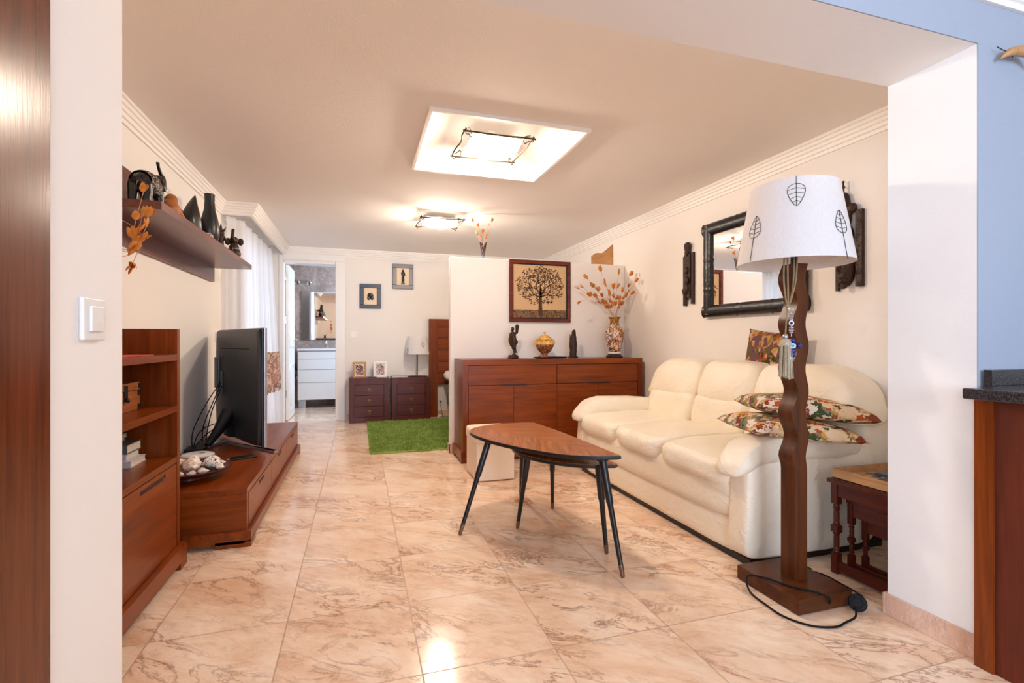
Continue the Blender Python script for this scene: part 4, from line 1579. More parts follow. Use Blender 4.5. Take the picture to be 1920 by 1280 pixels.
# --- kitchen peninsula
t = thing('kitchen_cabinet', 'red brown kitchen cabinet under the black granite worktop', 'cabinet', (2.3, .3, 0))
MB().box(1.862, 1.885, -.6, 1.054, .0, .846, .001).build('side_panel', 'kitchen_wood', t)
MB().box(1.885, 2.7, -.6, 1.054, .0, .846, .001).build('carcass', 'kitchen_wood', t)
mb = MB().box(1.853, 1.862, 1.005, 1.054, 0, .846, .001)
mb.build('corner_strip', 'cherry_z', t)
t = thing('granite_worktop', 'black speckled granite worktop at the right edge', 'worktop', (2.2, .3, .847))
MB().box(1.742, 2.74, -.62, 1.022, .847, .880, .005, 3).box(1.90, 2.74, 1.02, 1.056, .847, .880, .001).build('slab', 'granite', t)
MB().box(1.902, 2.74, 1.034, 1.056, .8805, .930, .001).build('upstand', 'granite', t)

# --- open wooden door at the left edge
t = thing('door_2', 'brown wooden door standing open at the left edge', None, (-.53, .6, 0))
t['kind'] = 'structure'
mb = MB().box(-.550, -.508, .25, 1.052, .008, 2.02, .004)
mb.build('door_leaf', 'door_wood', t)

# --- switches and sockets
t = thing('light_switch', 'white double framed light switch on the left jamb of the opening', 'light switch', (OX0, 1.20, 1.025))
MB().box(OX0 + .0003, OX0 + .010, 1.163, 1.249, 1.022, 1.108, .004, 3).build('plate', 'white_plastic', t)
MB().box(OX0 + .010, OX0 + .0155, 1.181, 1.231, 1.040, 1.091, .002).build('rocker', 'white_lacquer', t)
t = thing('light_switch', 'white light switch on the back wall beside the bathroom doorway', 'light switch', (-.07, YB, 1.06))
MB().box(-.112, -.027, YB - .009, YB - .0003, 1.062, 1.147, .003).build('plate', 'white_plastic', t)
MB().box(-.095, -.044, YB - .013, YB - .009, 1.079, 1.130, .002).build('rocker', 'white_lacquer', t)
t = thing('power_socket', 'white round hole power socket under the headboard', 'socket', (1.07, YB, .15))
MB().box(1.028, 1.110, YB - .010, YB - .0003, .155, .238, .003).build('plate', 'white_plastic', t)
MB().torus((1.069, YB - .0105, .196), .020, .0025, 'y', 24).build('socket_ring', 'white_lacquer', t)
MB().cyl((1.069, YB - .0115, .196), (1.069, YB - .0095, .196), .017).build('socket_well', 'grey_line', t)

# wall ornament at the top right corner
t = thing('wall_ornament', 'small curved wooden ornament with a wire, at the top right edge', 'ornament', (2.03, 1.06, 1.9))
mb = MB()
n = 12
for k in range(n):
    pass
mb.tube([(1.963, 1.045, 1.925), (1.99, 1.035, 1.945), (2.03, 1.028, 1.952), (2.08, 1.028, 1.945), (2.12, 1.04, 1.92)], [.002, .012, .016, .012, .002], 10, smooth=5)
mb.build('curved_shell', 'oak', t, 60)
MB().tube([(1.955, 1.05, 1.965), (1.975, 1.04, 1.950), (2.01, 1.035, 1.946), (2.03, 1.05, 1.945)], .0016, 6, smooth=4).build('wire', 'black_metal', t, 60)

# ================================================================== right wall
WX = XR - .0008
# --- bamboo framed mirror
t = thing('framed_mirror', 'rectangular mirror in a thick black bamboo frame above the sofa', 'mirror', (WX, 2.78, 1.22))
ya, yb_, za, zb = 2.30, 3.23, 1.205, 1.925
r = .046
rx = .024
cx = WX - .027


def bamboo(p, q, name):
    mb = MB()
    p, q = Vector(p), Vector(q)
    pts, rad = [], []
    n = 60
    d = (q - p)
    joints = [0.0, .28, .62, 1.0]
    for i in range(n + 1):
        s_ = i / n
        pts.append(p + d * s_)
    rr = []
    for i in range(n + 1):
        s_ = i / n
        a = r * (1 + .0 * s_)
        for j in joints:
            a += .006 * math.exp(-((s_ - j) * d.length / .010) ** 2) - .003 * math.exp(-((s_ - j) * d.length / .03) ** 2)
        rr.append(a)
    mb.tube(pts, rr, 20)
    for v in mb.bm.verts:
        v.co.x = cx + (v.co.x - cx) * .55
    return mb.build(name, 'black_wood', t, 50)


bamboo((cx, ya, zb - r), (cx, yb_, zb - r), 'frame_bar')
bamboo((cx, ya, za + r), (cx, yb_, za + r), 'frame_bar')
bamboo((cx, ya + r, za + .02), (cx, ya + r, zb - .02), 'frame_bar')
bamboo((cx, yb_ - r, za + .02), (cx, yb_ - r, zb - .02), 'frame_bar')
MB().box(WX - .022, WX - .018, ya + r, yb_ - r, za + r, zb - r).build('mirror_glass', 'mirror', t)

# --- carved hanging panels
def panel_verts(mb, y0, y1, z0, z1, d, seed, n=10, m=34, amp=.008):
    """carved relief board on the right wall"""
    g = []
    for i in range(n + 1):
        row = []
        for j in range(m + 1):
            y = y0 + (y1 - y0) * i / n
            z = z0 + (z1 - z0) * j / m
            q = noise.noise(Vector((y * 38 + seed, z * 26, seed))) + .5 * noise.noise(Vector((y * 80, z * 60 + seed, 1)))
            e = 0 if i in (0, n) or j in (0, m) else 1
            row.append(mb.bm.verts.new((WX - d - amp * q * e, y, z)))
        g.append(row)
    for i in range(n):
        for j in range(m):
            mb.bm.faces.new((g[i][j], g[i + 1][j], g[i + 1][j + 1], g[i][j + 1]))
    mb.box(WX - d + .0005, WX, y0, y1, z0, z1)
    return mb


t = thing('wall_carving', 'narrow dark carved wooden panel left of the mirror', 'wood carving', (WX, 3.43, 1.31))
mb = MB()
panel_verts(mb, 3.405, 3.478, 1.375, 1.735, .028, 3)
mb.box(WX - .020, WX, 3.372, 3.405, 1.325, 1.745, .003).box(WX - .020, WX, 3.470, 3.505, 1.315, 1.725, .003)
mb.build('relief_board', 'carved', t, 0)
blob('carved_head', [('s', (WX - .025, 3.438, 1.805), (.022, .040, .030)), ('c', (WX - .024, 3.438, 1.80), (WX - .022, 3.438, 1.735), .030, .020), ('s', (WX - .026, 3.440, 1.745), (.018, .034, .014))], 'carved', t, .005)
blob('carved_figure', [('s', (WX - .032, 3.44, 1.60), (.018, .022, .030)), ('s', (WX - .034, 3.432, 1.52), (.018, .024, .036)), ('s', (WX - .030, 3.445, 1.45), (.020, .028, .040)),
                       ('c', (WX - .03, 3.47, 1.44), (WX - .025, 3.455, 1.34), .022, .010)], 'carved', t, .005)
t = thing('wall_carving', 'tall dark carved wooden mask with a spire, behind the floor lamp shade', 'wood carving', (WX, 2.02, 1.31))
MB().lathe([(0, 1.915), (.008, 1.908), (.004, 1.898), (.005, 1.885), (.011, 1.877), (.005, 1.868), (.006, 1.85), (.012, 1.838), (.020, 1.828), (.020, 1.815), (0, 1.815)], (WX - .025, 2.075, 0), 16).build('spire', 'carved', t, 60)
mb = MB()
panel_verts(mb, 1.972, 2.008, 1.318, 1.735, .022, 9, 5, 34, .006)
mb.build('side_strip', 'carved', t, 0)
mb = MB()
panel_verts(mb, 2.112, 2.128, 1.305, 1.55, .018, 2, 3, 24, .004)
mb.build('side_strip', 'carved', t, 0)
blob('carved_face', [('s', (WX - .020, 2.062, 1.42), (.040, .050, .10)), ('s', (WX - .060, 2.075, 1.43), (.016, .012, .030)), ('s', (WX - .050, 2.070, 1.375), (.014, .022, .010)),
                     ('s', (WX - .048, 2.066, 1.350), (.014, .020, .009)), ('s', (WX - .040, 2.062, 1.322), (.016, .020, .014)), ('s', (WX - .03, 2.06, 1.50), (.03, .05, .05)),
                     ('s', (WX - .025, 2.055, 1.60), (.028, .042, .07)), ('s', (WX - .025, 2.070, 1.70), (.026, .044, .06)), ('s', (WX - .022, 2.03, 1.75), (.02, .034, .03)),
                     ('c', (WX - .02, 2.07, 1.74), (WX - .022, 2.075, 1.82), .036, .030)], 'carved', t, .006)

# --- woven plaque on the right wall
pts = [(4.72, 1.78), (4.72, 2.055), (4.80, 2.035), (4.95, 2.005), (5.10, 2.03), (5.22, 2.015), (5.22, 1.79)]
mb = MB()
m4 = Matrix(((0, 0, 1, WX - .012), (1, 0, 0, 0), (0, 1, 0, 0), (0, 0, 0, 1)))
mb.prism(pts, 0, .012, mat=m4)
tag(mb.build('wall_plaque', 'straw'), 'light brown wavy edged wood plaque above the partition on the right wall', 'plaque')

# ================================================================== partition and sideboard
FY = 4.4795
t = thing('tree_picture', 'square framed picture of a round tree on beige linen above the sideboard', 'picture', (1.672, FY, 1.2))
x0, x1, z0, z1 = 1.358, 1.988, 1.205, 1.800
w = .036
mb = MB()
for a in ((x0, x1, z0, z0 + w), (x0, x1, z1 - w, z1), (x0, x0 + w, z0 + w, z1 - w), (x1 - w, x1, z0 + w, z1 - w)):
    mb.box(a[0], a[1], FY - .026, FY, a[2], a[3], .006, 3)
mb.build('frame', 'frame_red', t)
mb = MB()
q = .008
for a in ((x0 + w, x1 - w, z0 + w, z0 + w + q), (x0 + w, x1 - w, z1 - w - q, z1 - w), (x0 + w, x0 + w + q, z0 + w, z1 - w), (x1 - w - q, x1 - w, z0 + w, z1 - w)):
    mb.box(a[0], a[1], FY - .014, FY - .002, a[2], a[3], .001)
mb.build('inner_lip', 'black', t)
cv = MB().box(x0 + w + q, x1 - w - q, FY - .008, FY - .002, z0 + w + q, z1 - w - q).build('canvas', 'linen', t)
MB().box(x0 + w + q, x1 - w - q, FY - .0086, FY - .0081, z0 + w + q, z0 + w + q + .075).build('painted_meadow', 'ground', cv)
mb = MB()
rr = random.Random(12)
cxp, zp = 1.675, 1.56
Yp_ = FY - .0092


def stroke(mb, pts, r0, r1):
    pts = catmull([Vector((x, Yp_, z)) for x, z in pts], 5)
    n = len(pts)
    prev = None
    for i, p in enumerate(pts):
        a, b = pts[max(0, i - 1)], pts[min(n - 1, i + 1)]
        d = (b - a).normalized()
        nrm = Vector((-d.z, 0, d.x))
        r = r0 + (r1 - r0) * i / (n - 1)
        cur = (mb.bm.verts.new(p + nrm * r), mb.bm.verts.new(p - nrm * r))
        if prev:
            mb.bm.faces.new((prev[0], prev[1], cur[1], cur[0]))
        prev = cur


stroke(mb, [(cxp + .004, 1.27), (cxp, 1.35), (cxp + .002, 1.44), (cxp + .006, 1.54)], .024, .009)


def branch(x, z, a, l, w_, dep):
    if dep == 0 or l < .012:
        return
    bend = rr.uniform(-.5, .5)
    x1_ = x + l * math.cos(a)
    z1_ = z + l * math.sin(a)
    if ((x1_ - cxp) / .225) ** 2 + ((z1_ - zp) / .170) ** 2 > 1:
        return
    mx_, mz_ = (x + x1_) / 2 - math.sin(a) * l * .2 * bend, (z + z1_) / 2 + math.cos(a) * l * .2 * bend
    stroke(mb, [(x, z), (mx_, mz_), (x1_, z1_)], w_, w_ * .65)
    for s_ in (-1, 1):
        branch(x1_, z1_, a + s_ * rr.uniform(.3, .75), l * rr.uniform(.72, .9), w_ * .66, dep - 1)


for a, l in ((.35, .075), (1.0, .075), (1.57, .08), (2.15, .075), (2.8, .075)):
    branch(cxp + .003, 1.44 + .03 * math.sin(a), a, l, .008, 6)
mb.build('painted_tree', 'paint_brown', cv, 0)
mb = MB()
for k in range(760):
    a, q_ = rr.uniform(0, 2 * PI), math.sqrt(rr.uniform(0.0, 1))
    wob_ = 1 + .05 * math.sin(a * 9)
    x, z = cxp + .245 * q_ * wob_ * math.cos(a), zp + .186 * q_ * wob_ * math.sin(a)
    r = rr.uniform(.004, .0085)
    vs = [mb.bm.verts.new((x + r * math.cos(2 * PI * i / 7), Yp_ + .0003, z + r * .8 * math.sin(2 * PI * i / 7))) for i in range(7)]
    mb.bm.faces.new(vs)
o = mb.build('painted_leaves', 'paint_tan', cv, 0)
o['kind'] = 'stuff'

SZ = .8656
# --- statue left
t = thing('carved_statue', 'dark carved statue of a man holding up a basket, left on the sideboard', 'statue', (1.342, 4.28, SZ))
X, Y = 1.342, 4.28
blob('rock_base', [('s', (X, Y, SZ + .014), (.050, .036, .013)), ('s', (X - .03, Y, SZ + .022), (.018, .018, .012)), ('s', (X + .028, Y, SZ + .022), (.018, .016, .012)), ('s', (X + .005, Y, SZ + .034), (.018, .016, .012)), ('b', (X - .05, X + .05, Y - .03, Y + .03, SZ, SZ + .010), .003)], 'carved', t, .004)
blob('figure', [('c', (X + .012, Y, SZ + .035), (X + .006, Y, SZ + .085), .009, .012), ('c', (X + .022, Y - .004, SZ + .060), (X + .010, Y, SZ + .10), .008, .014), ('c', (X + .022, Y - .004, SZ + .062), (X + .036, Y - .006, SZ + .052), .006, .004),
                ('c', (X + .004, Y, SZ + .10), (X + .006, Y, SZ + .155), .022, .028), ('s', (X + .008, Y, SZ + .15), (.036, .022, .030)), ('c', (X + .004, Y, SZ + .16), (X - .002, Y, SZ + .215), .028, .024),
                ('s', (X - .004, Y, SZ + .225), (.030, .020, .018)), ('c', (X - .026, Y, SZ + .225), (X - .040, Y - .008, SZ + .175), .011, .010), ('c', (X - .04, Y - .008, SZ + .175), (X - .042, Y - .012, SZ + .145), .010, .008),
                ('c', (X + .020, Y, SZ + .225), (X + .034, Y, SZ + .25), .010, .009), ('s', (X - .008, Y - .004, SZ + .268), (.016, .016, .020)), ('s', (X - .016, Y - .016, SZ + .262), (.006, .008, .007)),
                ('c', (X - .024, Y, SZ + .12), (X - .03, Y, SZ + .165), .010, .012), ('s', (X - .010, Y, SZ + .255), (.014, .012, .010))], 'carved', t, .004)
blob('basket', [('c', (X + .032, Y, SZ + .235), (X + .036, Y, SZ + .288), .013, .017), ('c', (X + .036, Y, SZ + .286), (X + .036, Y, SZ + .292), .019, .019)], 'carved', t, .004)

# --- statue right
X, Y = 1.935, 4.285
t = thing('carved_statue', 'dark brown carved statue of a robed bearded man, right of the lidded jar', 'statue', (X, Y, SZ))
blob('robe', [('b', (X - .042, X + .042, Y - .032, Y + .032, SZ, SZ + .012), .004), ('c', (X, Y, SZ + .02), (X + .004, Y, SZ + .19), .034, .030), ('s', (X + .002, Y, SZ + .12), (.040, .028, .09)),
              ('c', (X - .026, Y - .006, SZ + .10), (X - .030, Y - .008, SZ + .19), .012, .009), ('c', (X + .026, Y, SZ + .06), (X + .024, Y, SZ + .18), .014, .010), ('s', (X - .03, Y - .01, SZ + .05), (.010, .010, .02)),
              ('c', (X - .028, Y - .01, SZ + .04), (X - .034, Y - .01, SZ + .22), .005, .005)], 'carved', t, .004)
blob('head', [('c', (X + .006, Y, SZ + .20), (X + .008, Y, SZ + .245), .024, .019), ('s', (X + .004, Y - .006, SZ + .232), (.016, .018, .022)), ('c', (X - .004, Y - .018, SZ + .222), (X - .006, Y - .020, SZ + .18), .009, .005),
              ('s', (X - .002, Y - .022, SZ + .232), (.005, .008, .006)), ('s', (X + .010, Y, SZ + .255), (.016, .014, .013))], 'carved', t, .004)

# --- oval plate and lidded jar
MBp = MB().lathe([(0, .004), (.14, .004), (.158, .009), (.164, .013), (.166, .012), (.160, .006), (.145, 0), (0, 0)], (1.70, 4.27, SZ), 48, 1.0, .52)
tag(MBp.build('oval_plate', 'black', None, 50), 'flat black oval plate under the lidded jar', 'plate')
X, Y, Z0 = 1.643, 4.27, SZ + .0045
t = thing('lidded_jar', 'gold and red lidded jar with two small handles on the sideboard', 'jar', (X, Y, Z0))
MB().lathe([(0, 0), (.040, 0), (.043, .004), (.040, .012), (.030, .022), (.026, .032), (.032, .040), (.050, .055), (.070, .080), (.083, .108), (.086, .122)], (X, Y, Z0), 40).build('lower_body', 'jar_red', t, 60)
MB().lathe([(.0861, .122), (.086, .135), (.078, .150), (.068, .156), (.066, .162), (.071, .165), (.071, .168), (0, .168)], (X, Y, Z0), 40).build('upper_body', 'jar_gold', t, 60)
ld = MB().lathe([(0, .168), (.068, .1685), (.066, .174), (.054, .190), (.036, .203), (.016, .210), (.006, .214), (.005, .220), (.010, .225), (.014, .232), (.012, .234), (0, .232)], (X, Y, Z0), 40).build('lid', 'jar_gold', t, 60)
for s_ in (-1, 1):
    MB().tube([(X + s_ * .082, Y, Z0 + .120), (X + s_ * .094, Y, Z0 + .128), (X + s_ * .098, Y, Z0 + .145), (X + s_ * .090, Y, Z0 + .160), (X + s_ * .083, Y, Z0 + .166), (X + s_ * .078, Y, Z0 + .150)], [.006, .0055, .005, .005, .005, .004], 8, smooth=4).build('handle', 'jar_gold', t, 60)

# --- painted vase
X, Y = 2.365, 4.27
t = thing('painted_vase', 'tall painted porcelain vase holding dried flowers on the sideboard', 'vase', (X, Y, SZ))
MB().lathe([(0, 0), (.072, 0), (.080, .004), (.080, .014), (.068, .022), (.060, .034), (0, .034)], (X, Y, SZ), 36).build('wooden_stand', 'carved', t, 40)
MB().lathe([(0, .0345), (.056, .0345), (.060, .040), (.058, .050), (.055, .052)], (X, Y, SZ), 36).build('white_foot', 'white_plastic', t, 50)
vprof = [(.055, .052), (.060, .075), (.072, .120), (.083, .170), (.088, .210), (.086, .245), (.074, .278), (.055, .300), (.045, .318), (.041, .345), (.042, .365), (.050, .378), (.058, .384), (.060, .389), (.054, .392), (.040, .380), (.036, .35), (.036, .32)]
vb_ = MB().lathe(vprof, (X, Y, SZ), 48).build('body', 'vase_paint', t, 60)
MB().lathe([(.0462, .317), (.0422, .345), (.0432, .365), (.0512, .378), (.0592, .384), (.0612, .3895)], (X, Y, SZ), 48).build('gold_neck', 'vase_gold', vb_, 60)
# gold scrolled band that runs down the shoulder
mb = MB()
for i in range(31):
    t_ = i / 30
    z = .30 - .22 * t_
    # radius by interpolation
    for (ra, za_), (rb, zb2) in zip(vprof, vprof[1:]):
        if za_ <= z <= zb2:
            rad = ra + (rb - ra) * (z - za_) / (zb2 - za_)
    a0 = math.radians(-118 + 66 * math.sin(min(1, t_ * 1.6) * PI / 2))
    wd = .25 + .25 * math.sin(PI * t_)
    cur = []
    for j in range(7):
        a = a0 + wd * (j / 6) * 1.6
        cur.append(mb.bm.verts.new((X + (rad + .0016) * math.cos(a), Y + (rad + .0016) * math.sin(a), SZ + z)))
    if i:
        for j in range(6):
            mb.bm.faces.new((prev_[j], prev_[j + 1], cur[j + 1], cur[j]))
    prev_ = cur
mb.build('gold_band', 'vase_gold', vb_, 60)


def pod(mb, p, d, l, w_, rnd):
    """papery two-winged seed pod at p pointing along d"""
    d = d.normalized()
    side = d.orthogonal().normalized()
    side = Matrix.Rotation(rnd.uniform(0, 2 * PI), 3, d) @ side
    up = d.cross(side)
    for s_ in (-1, 1):
        prev = None
        for i in range(7):
            t_ = i / 6
            ww = w_ * math.sin(PI * min(1, t_ * .92 + .04)) ** .8 * (1 - .3 * t_)
            c = p + d * (l * t_) + up * (s_ * w_ * .45 * t_) + side * (s_ * w_ * .25 * t_)
            cur = [mb.bm.verts.new(c - side * ww), mb.bm.verts.new(c + up * s_ * ww * .45), mb.bm.verts.new(c + side * ww)]
            if prev:
                for j in range(2):
                    mb.bm.faces.new((prev[j], prev[j + 1], cur[j + 1], cur[j]))
            prev = cur


def sprig(base, pts, pods, label, group, mat='leaf', size=(.05, .014), seed=0, r=.0011, cat='dried sprig'):
    """dried sprig: a thin stem through pts with paper pods at (fraction, scale)"""
    rnd = random.Random(seed)
    t = thing('dried_sprig', label, cat, base, group)
    P = catmull([Vector(p) for p in pts], 8)
    MB().tube(P, r, 5).build('stem', 'stem', t, 60)
    for k, (f, s_) in enumerate(pods):
        i = min(len(P) - 2, int(f * (len(P) - 1)))
        p = P[i]
        d = (P[i + 1] - P[i]).normalized() + Vector((rnd.uniform(-.5, .5), rnd.uniform(-.5, .5), rnd.uniform(-.1, .4))) * (.35 if f > .97 else .8)
        mb = MB()
        pod(mb, p, d, size[0] * s_, size[1] * s_, rnd)
        if rnd.random() < .45:
            pod(mb, p + Vector((.004, 0, .006)), d + Vector((rnd.uniform(-.8, .8), rnd.uniform(-.6, .6), 0)), size[0] * s_ * .8, size[1] * s_, rnd)
        o = mb.build('pod', mat, t, 0)
        so_ = o.modifiers.new('thickness', 'SOLIDIFY')
        so_.thickness = .0006
    return t


# pixel positions of the sprig tips in the photograph, turned into places in the vase's bouquet
tips = [(1126, 506, -.10), (1100, 520, .04), (1092, 538, -.06), (1084, 540, .10), (1118, 556, .06), (1160, 512, .02), (1182, 515, -.05), (1195, 512, .09), (1206, 530, -.02), (1180, 545, .12), (1150, 540, -.08), (1135, 530, .10), (1192, 528, -.10), (1112, 536, -.12)]
mouth = Vector((X, Y, SZ + .385))


def back(px, py, Yd):
    r_ = (px - 960) / 925
    z_ = -(py - 640) / 925
    c_, s_ = math.cos(math.radians(17.25)), math.sin(math.radians(17.25))
    x, y = c_ * r_ + s_, c_ - s_ * r_
    k = Yd / y
    return Vector((x * k, Yd, 1.02 + z_ * k))


for i, (px_, py_, dy) in enumerate(tips):
    tip_ = back(px_, py_, Y + dy)
    d = tip_ - mouth
    b0 = mouth + Vector((d.x * .06, dy * .10, -.25))
    m0 = mouth + Vector((d.x * .05, dy * .12, 0))
    m1 = mouth + Vector((d.x * .42, dy * .4, d.z * .52))
    fr = random.Random(40 + i)
    pods = [(1.0, 1.0), (.80 - fr.uniform(0, .08), .9), (.62 + fr.uniform(-.06, .04), .85)] + ([(.50, .7)] if i % 2 else [])
    sprig(mouth - Vector((0, 0, .1)), [b0, m0, m1, tip_], pods, 'sprig of orange papery pods fanning out of the painted vase on the sideboard', 'dried sprigs in the painted vase', seed=i, size=(.062, .017))
# a drooping one on the left
tip_ = back(1087, 566, Y - .06)
sprig(mouth - Vector((0, 0, .1)), [mouth + Vector((0, 0, -.25)), mouth + Vector((-.02, 0, 0)), mouth + Vector((-.20, -.03, .22)), mouth + Vector((-.27, -.05, .20)), tip_], [(1.0, .9), (.78, .4)],
      'sprig of orange papery pods drooping low on the left of the painted vase', None, seed=77)

# --- clear vase on top of the partition
X, Y, Z0 = 1.118, 4.517, 1.8005
t = thing('glass_vase', 'slim clear glass vase of dark red seed heads standing on top of the partition', 'vase', (X, Y, Z0))
MB().lathe([(0, 0), (.016, 0), (.018, .004), (.006, .010), (.006, .016), (.012, .022), (.022, .080), (.034, .150), (.032, .150), (.020, .080), (.009, .026), (0, .024)], (X, Y, Z0), 28).build('glass_body', 'vaseglass', t, 60)
MB().lathe([(0, 0), (.017, .0005), (.0175, .003), (0, .003)], (X, Y, Z0), 20).build('foot_rim', 'grey_line', t, 60)
rr = random.Random(9)
tips2 = [(886, 400, .02), (922, 397, -.03), (897, 425, .0), (915, 424, .03), (904, 437, -.02), (895, 438, .02), (909, 448, .01)]
for i, (px_, py_, dy) in enumerate(tips2):
    tip_ = back(px_, py_, Y + dy)
    tip_.z = min(tip_.z, 2.15)
    m = Vector((X, Y, Z0 + .03))
    sprig(m, [m + Vector((0, 0, 0)), m + Vector(((tip_.x - X) * .25, 0, .10)), tip_ * .45 + (m + Vector(((tip_.x - X) * .3, 0, .12))) * .55, tip_], [(1.0, 1.0)] + ([(.62, .6)] if i < 4 else []),
          'thin sprig of orange pods rising from the clear vase on the partition', 'dried sprigs in the clear vase', seed=20 + i, size=(.045, .010))
for i in range(9):
    a = rr.uniform(0, 2 * PI)
    q_ = i / 8
    c = Vector((X + .011 * math.cos(a) * (.4 + q_), Y + .011 * math.sin(a) * (.4 + q_), Z0 + .046 + .086 * q_))
    o = MB().ball(c, (.0075, .0075, .012), 10).build('seed_head', 'darkleaf', None, 60)
    tag(o, 'small dark red seed head inside the clear vase on the partition', 'seed head', 'seed heads in the clear vase')

# ================================================================== left side ornaments
SH = 1.6502     # top of the wall shelf board
# --- big black elephant with raised trunk
X, Y = -.955, 2.74
t = thing('elephant_figurine', 'large black elephant figurine with raised trunk and patterned blanket, nearest on the wall shelf', 'figurine', (X, Y, SH))
prim = [('s', (X, Y - .02, SH + .105), (.052, .095, .055)), ('s', (X, Y + .06, SH + .115), (.045, .055, .050)), ('c', (X, Y + .07, SH + .125), (X, Y + .125, SH + .160), .040, .030), ('s', (X, Y + .125, SH + .160), (.034, .036, .036)),
        ('t', [(X, Y + .14, SH + .155), (X, Y + .185, SH + .145), (X, Y + .205, SH + .175), (X, Y + .190, SH + .205), (X, Y + .165, SH + .215), (X, Y + .135, SH + .240), (X, Y + .125, SH + .262)], [.020, .016, .013, .011, .010, .008, .010])]
for dx in (-.028, .028):
    prim += [('c', (X + dx, Y - .075, SH + .09), (X + dx, Y - .085, SH + .014), .024, .019), ('c', (X + dx, Y + .055, SH + .09), (X + dx, Y + .060, SH + .014), .022, .018)]
prim += [('c', (X, Y - .11, SH + .12), (X, Y - .125, SH + .06), .006, .004)]
el = blob('body', prim, 'black_wood', t, .005)
for s_ in (-1, 1):
    blob('ear', [('s', (X + s_ * .036, Y + .095, SH + .150), (.008, .028, .038)), ('s', (X + s_ * .042, Y + .085, SH + .128), (.007, .018, .024))], 'black_wood', t, .004)
    MB().tube([(X + s_ * .018, Y + .145, SH + .140), (X + s_ * .024, Y + .175, SH + .132), (X + s_ * .022, Y + .195, SH + .142)], [.006, .005, .002], 8, smooth=4).build('tusk', 'white_plastic', t, 60)
mb = MB()
n1, n2 = 24, 8
g = []
for i in range(n1 + 1):
    a = math.radians(-38 + 256 * i / n1)
    row = []
    for j in range(n2 + 1):
        v = -1 + 2 * j / n2
        k = math.sqrt(max(0, 1 - (v * .62) ** 2))
        row.append(mb.bm.verts.new((X + .0600 * k * math.cos(a), Y - .02 + .095 * .62 * v, SH + .105 + .0630 * k * math.sin(a))))
    g.append(row)
for i in range(n1):
    for j in range(n2):
        mb.bm.faces.new((g[i][j], g[i + 1][j], g[i + 1][j + 1], g[i][j + 1]))
mb.build('blanket', 'caparison', t, 60)

X, Y = -.945, 3.05
t0 = blob('reclining_figurine', [('s', (X, Y - .05, SH + .06), (.045, .05, .055)), ('s', (X, Y - .03, SH + .115), (.03, .036, .034)), ('s', (X, Y + .02, SH + .05), (.04, .05, .045)), ('s', (X + .01, Y + .08, SH + .030), (.034, .045, .030)),
                                 ('s', (X, Y + .13, SH + .026), (.028, .03, .026)), ('c', (X + .02, Y - .05, SH + .09), (X + .045, Y - .01, SH + .03), .016, .014)], 'oldwood', None, .006)
tag(t0, 'light brown carved wooden figurine lying beside the black elephant', 'figurine')

X, Y = -.925, 3.29
mb = MB()
prof = []
n, m = 22, 24
rings = []
for i in range(n + 1):
    t_ = i / n
    r = .060 * (1 - t_) ** .75 * (1 + .35 * math.sin(PI * t_)) + .0015
    cx_ = X + .0
    cy_ = Y + .055 * t_ ** 2.2 - .02 * math.sin(PI * t_)
    ring = []
    for j in range(m):
        a = 2 * PI * j / m
        q_ = 1 + .05 * math.cos(6 * a + t_ * 2)
        ring.append(mb.bm.verts.new((cx_ + r * .8 * q_ * math.cos(a), cy_ + r * 1.1 * q_ * math.sin(a), SH + .235 * t_)))
    rings.append(ring)
for i in range(n):
    for j in range(m):
        mb.bm.faces.new((rings[i][j], rings[i][(j + 1) % m], rings[i + 1][(j + 1) % m], rings[i + 1][j]))
mb.bm.faces.new(list(reversed(rings[0])))
mb.bm.faces.new(rings[-1])
tag(mb.build('horn_sculpture', 'black', None, 60), 'black curved horn shaped sculpture on the wall shelf', 'sculpture')
t0 = MB().lathe([(0, 0), (.022, .002), (.032, .012), (.034, .022), (.030, .034), (.018, .044), (0, .048)], (-.90, 3.50, SH), 24).build('striped_shell', 'vase_paint', None, 60)
tag(t0, 'small striped snail shell between the horn and the black vase on the shelf', 'shell')
X, Y = -.935, 3.68
mb = MB().lathe([(0, 0), (.030, 0), (.045, .02), (.058, .07), (.058, .12), (.046, .18), (.034, .23), (.029, .29), (.031, .335), (.028, .335), (.026, .29), (.026, .2)], (X, Y, SH), 36)
tag(mb.build('bottle_vase', 'black', None, 60), 'tall black bottle vase on the wall shelf', 'vase')


def spirit(X, Y, label, s=1.0):
    t = thing('demon_figurine', label, 'figurine', (X, Y, SH))
    blob('body', [('s', (X, Y, SH + .018 * s), (.034 * s, .034 * s, .018 * s)), ('c', (X, Y, SH + .03 * s), (X, Y, SH + .10 * s), .022 * s, .020 * s), ('s', (X, Y - .004, SH + .132 * s), (.026 * s, .024 * s, .027 * s)),
                  ('c', (X + .02 * s, Y, SH + .11 * s), (X + .04 * s, Y - .01, SH + .07 * s), .008 * s, .007 * s), ('c', (X - .02 * s, Y, SH + .11 * s), (X - .036 * s, Y - .01, SH + .08 * s), .008 * s, .007 * s)], 'carved', t, .004)
    MB().cyl((X, Y, SH + .15 * s), (X + .002, Y, SH + .205 * s), .014 * s, .001, 12).build('crown_spike', 'carved', t, 60)
    for q_ in (-1, 1):
        MB().cyl((X + q_ * .018 * s, Y, SH + .148 * s), (X + q_ * .034 * s, Y, SH + .178 * s), .009 * s, .001, 10).build('horn', 'carved', t, 60)


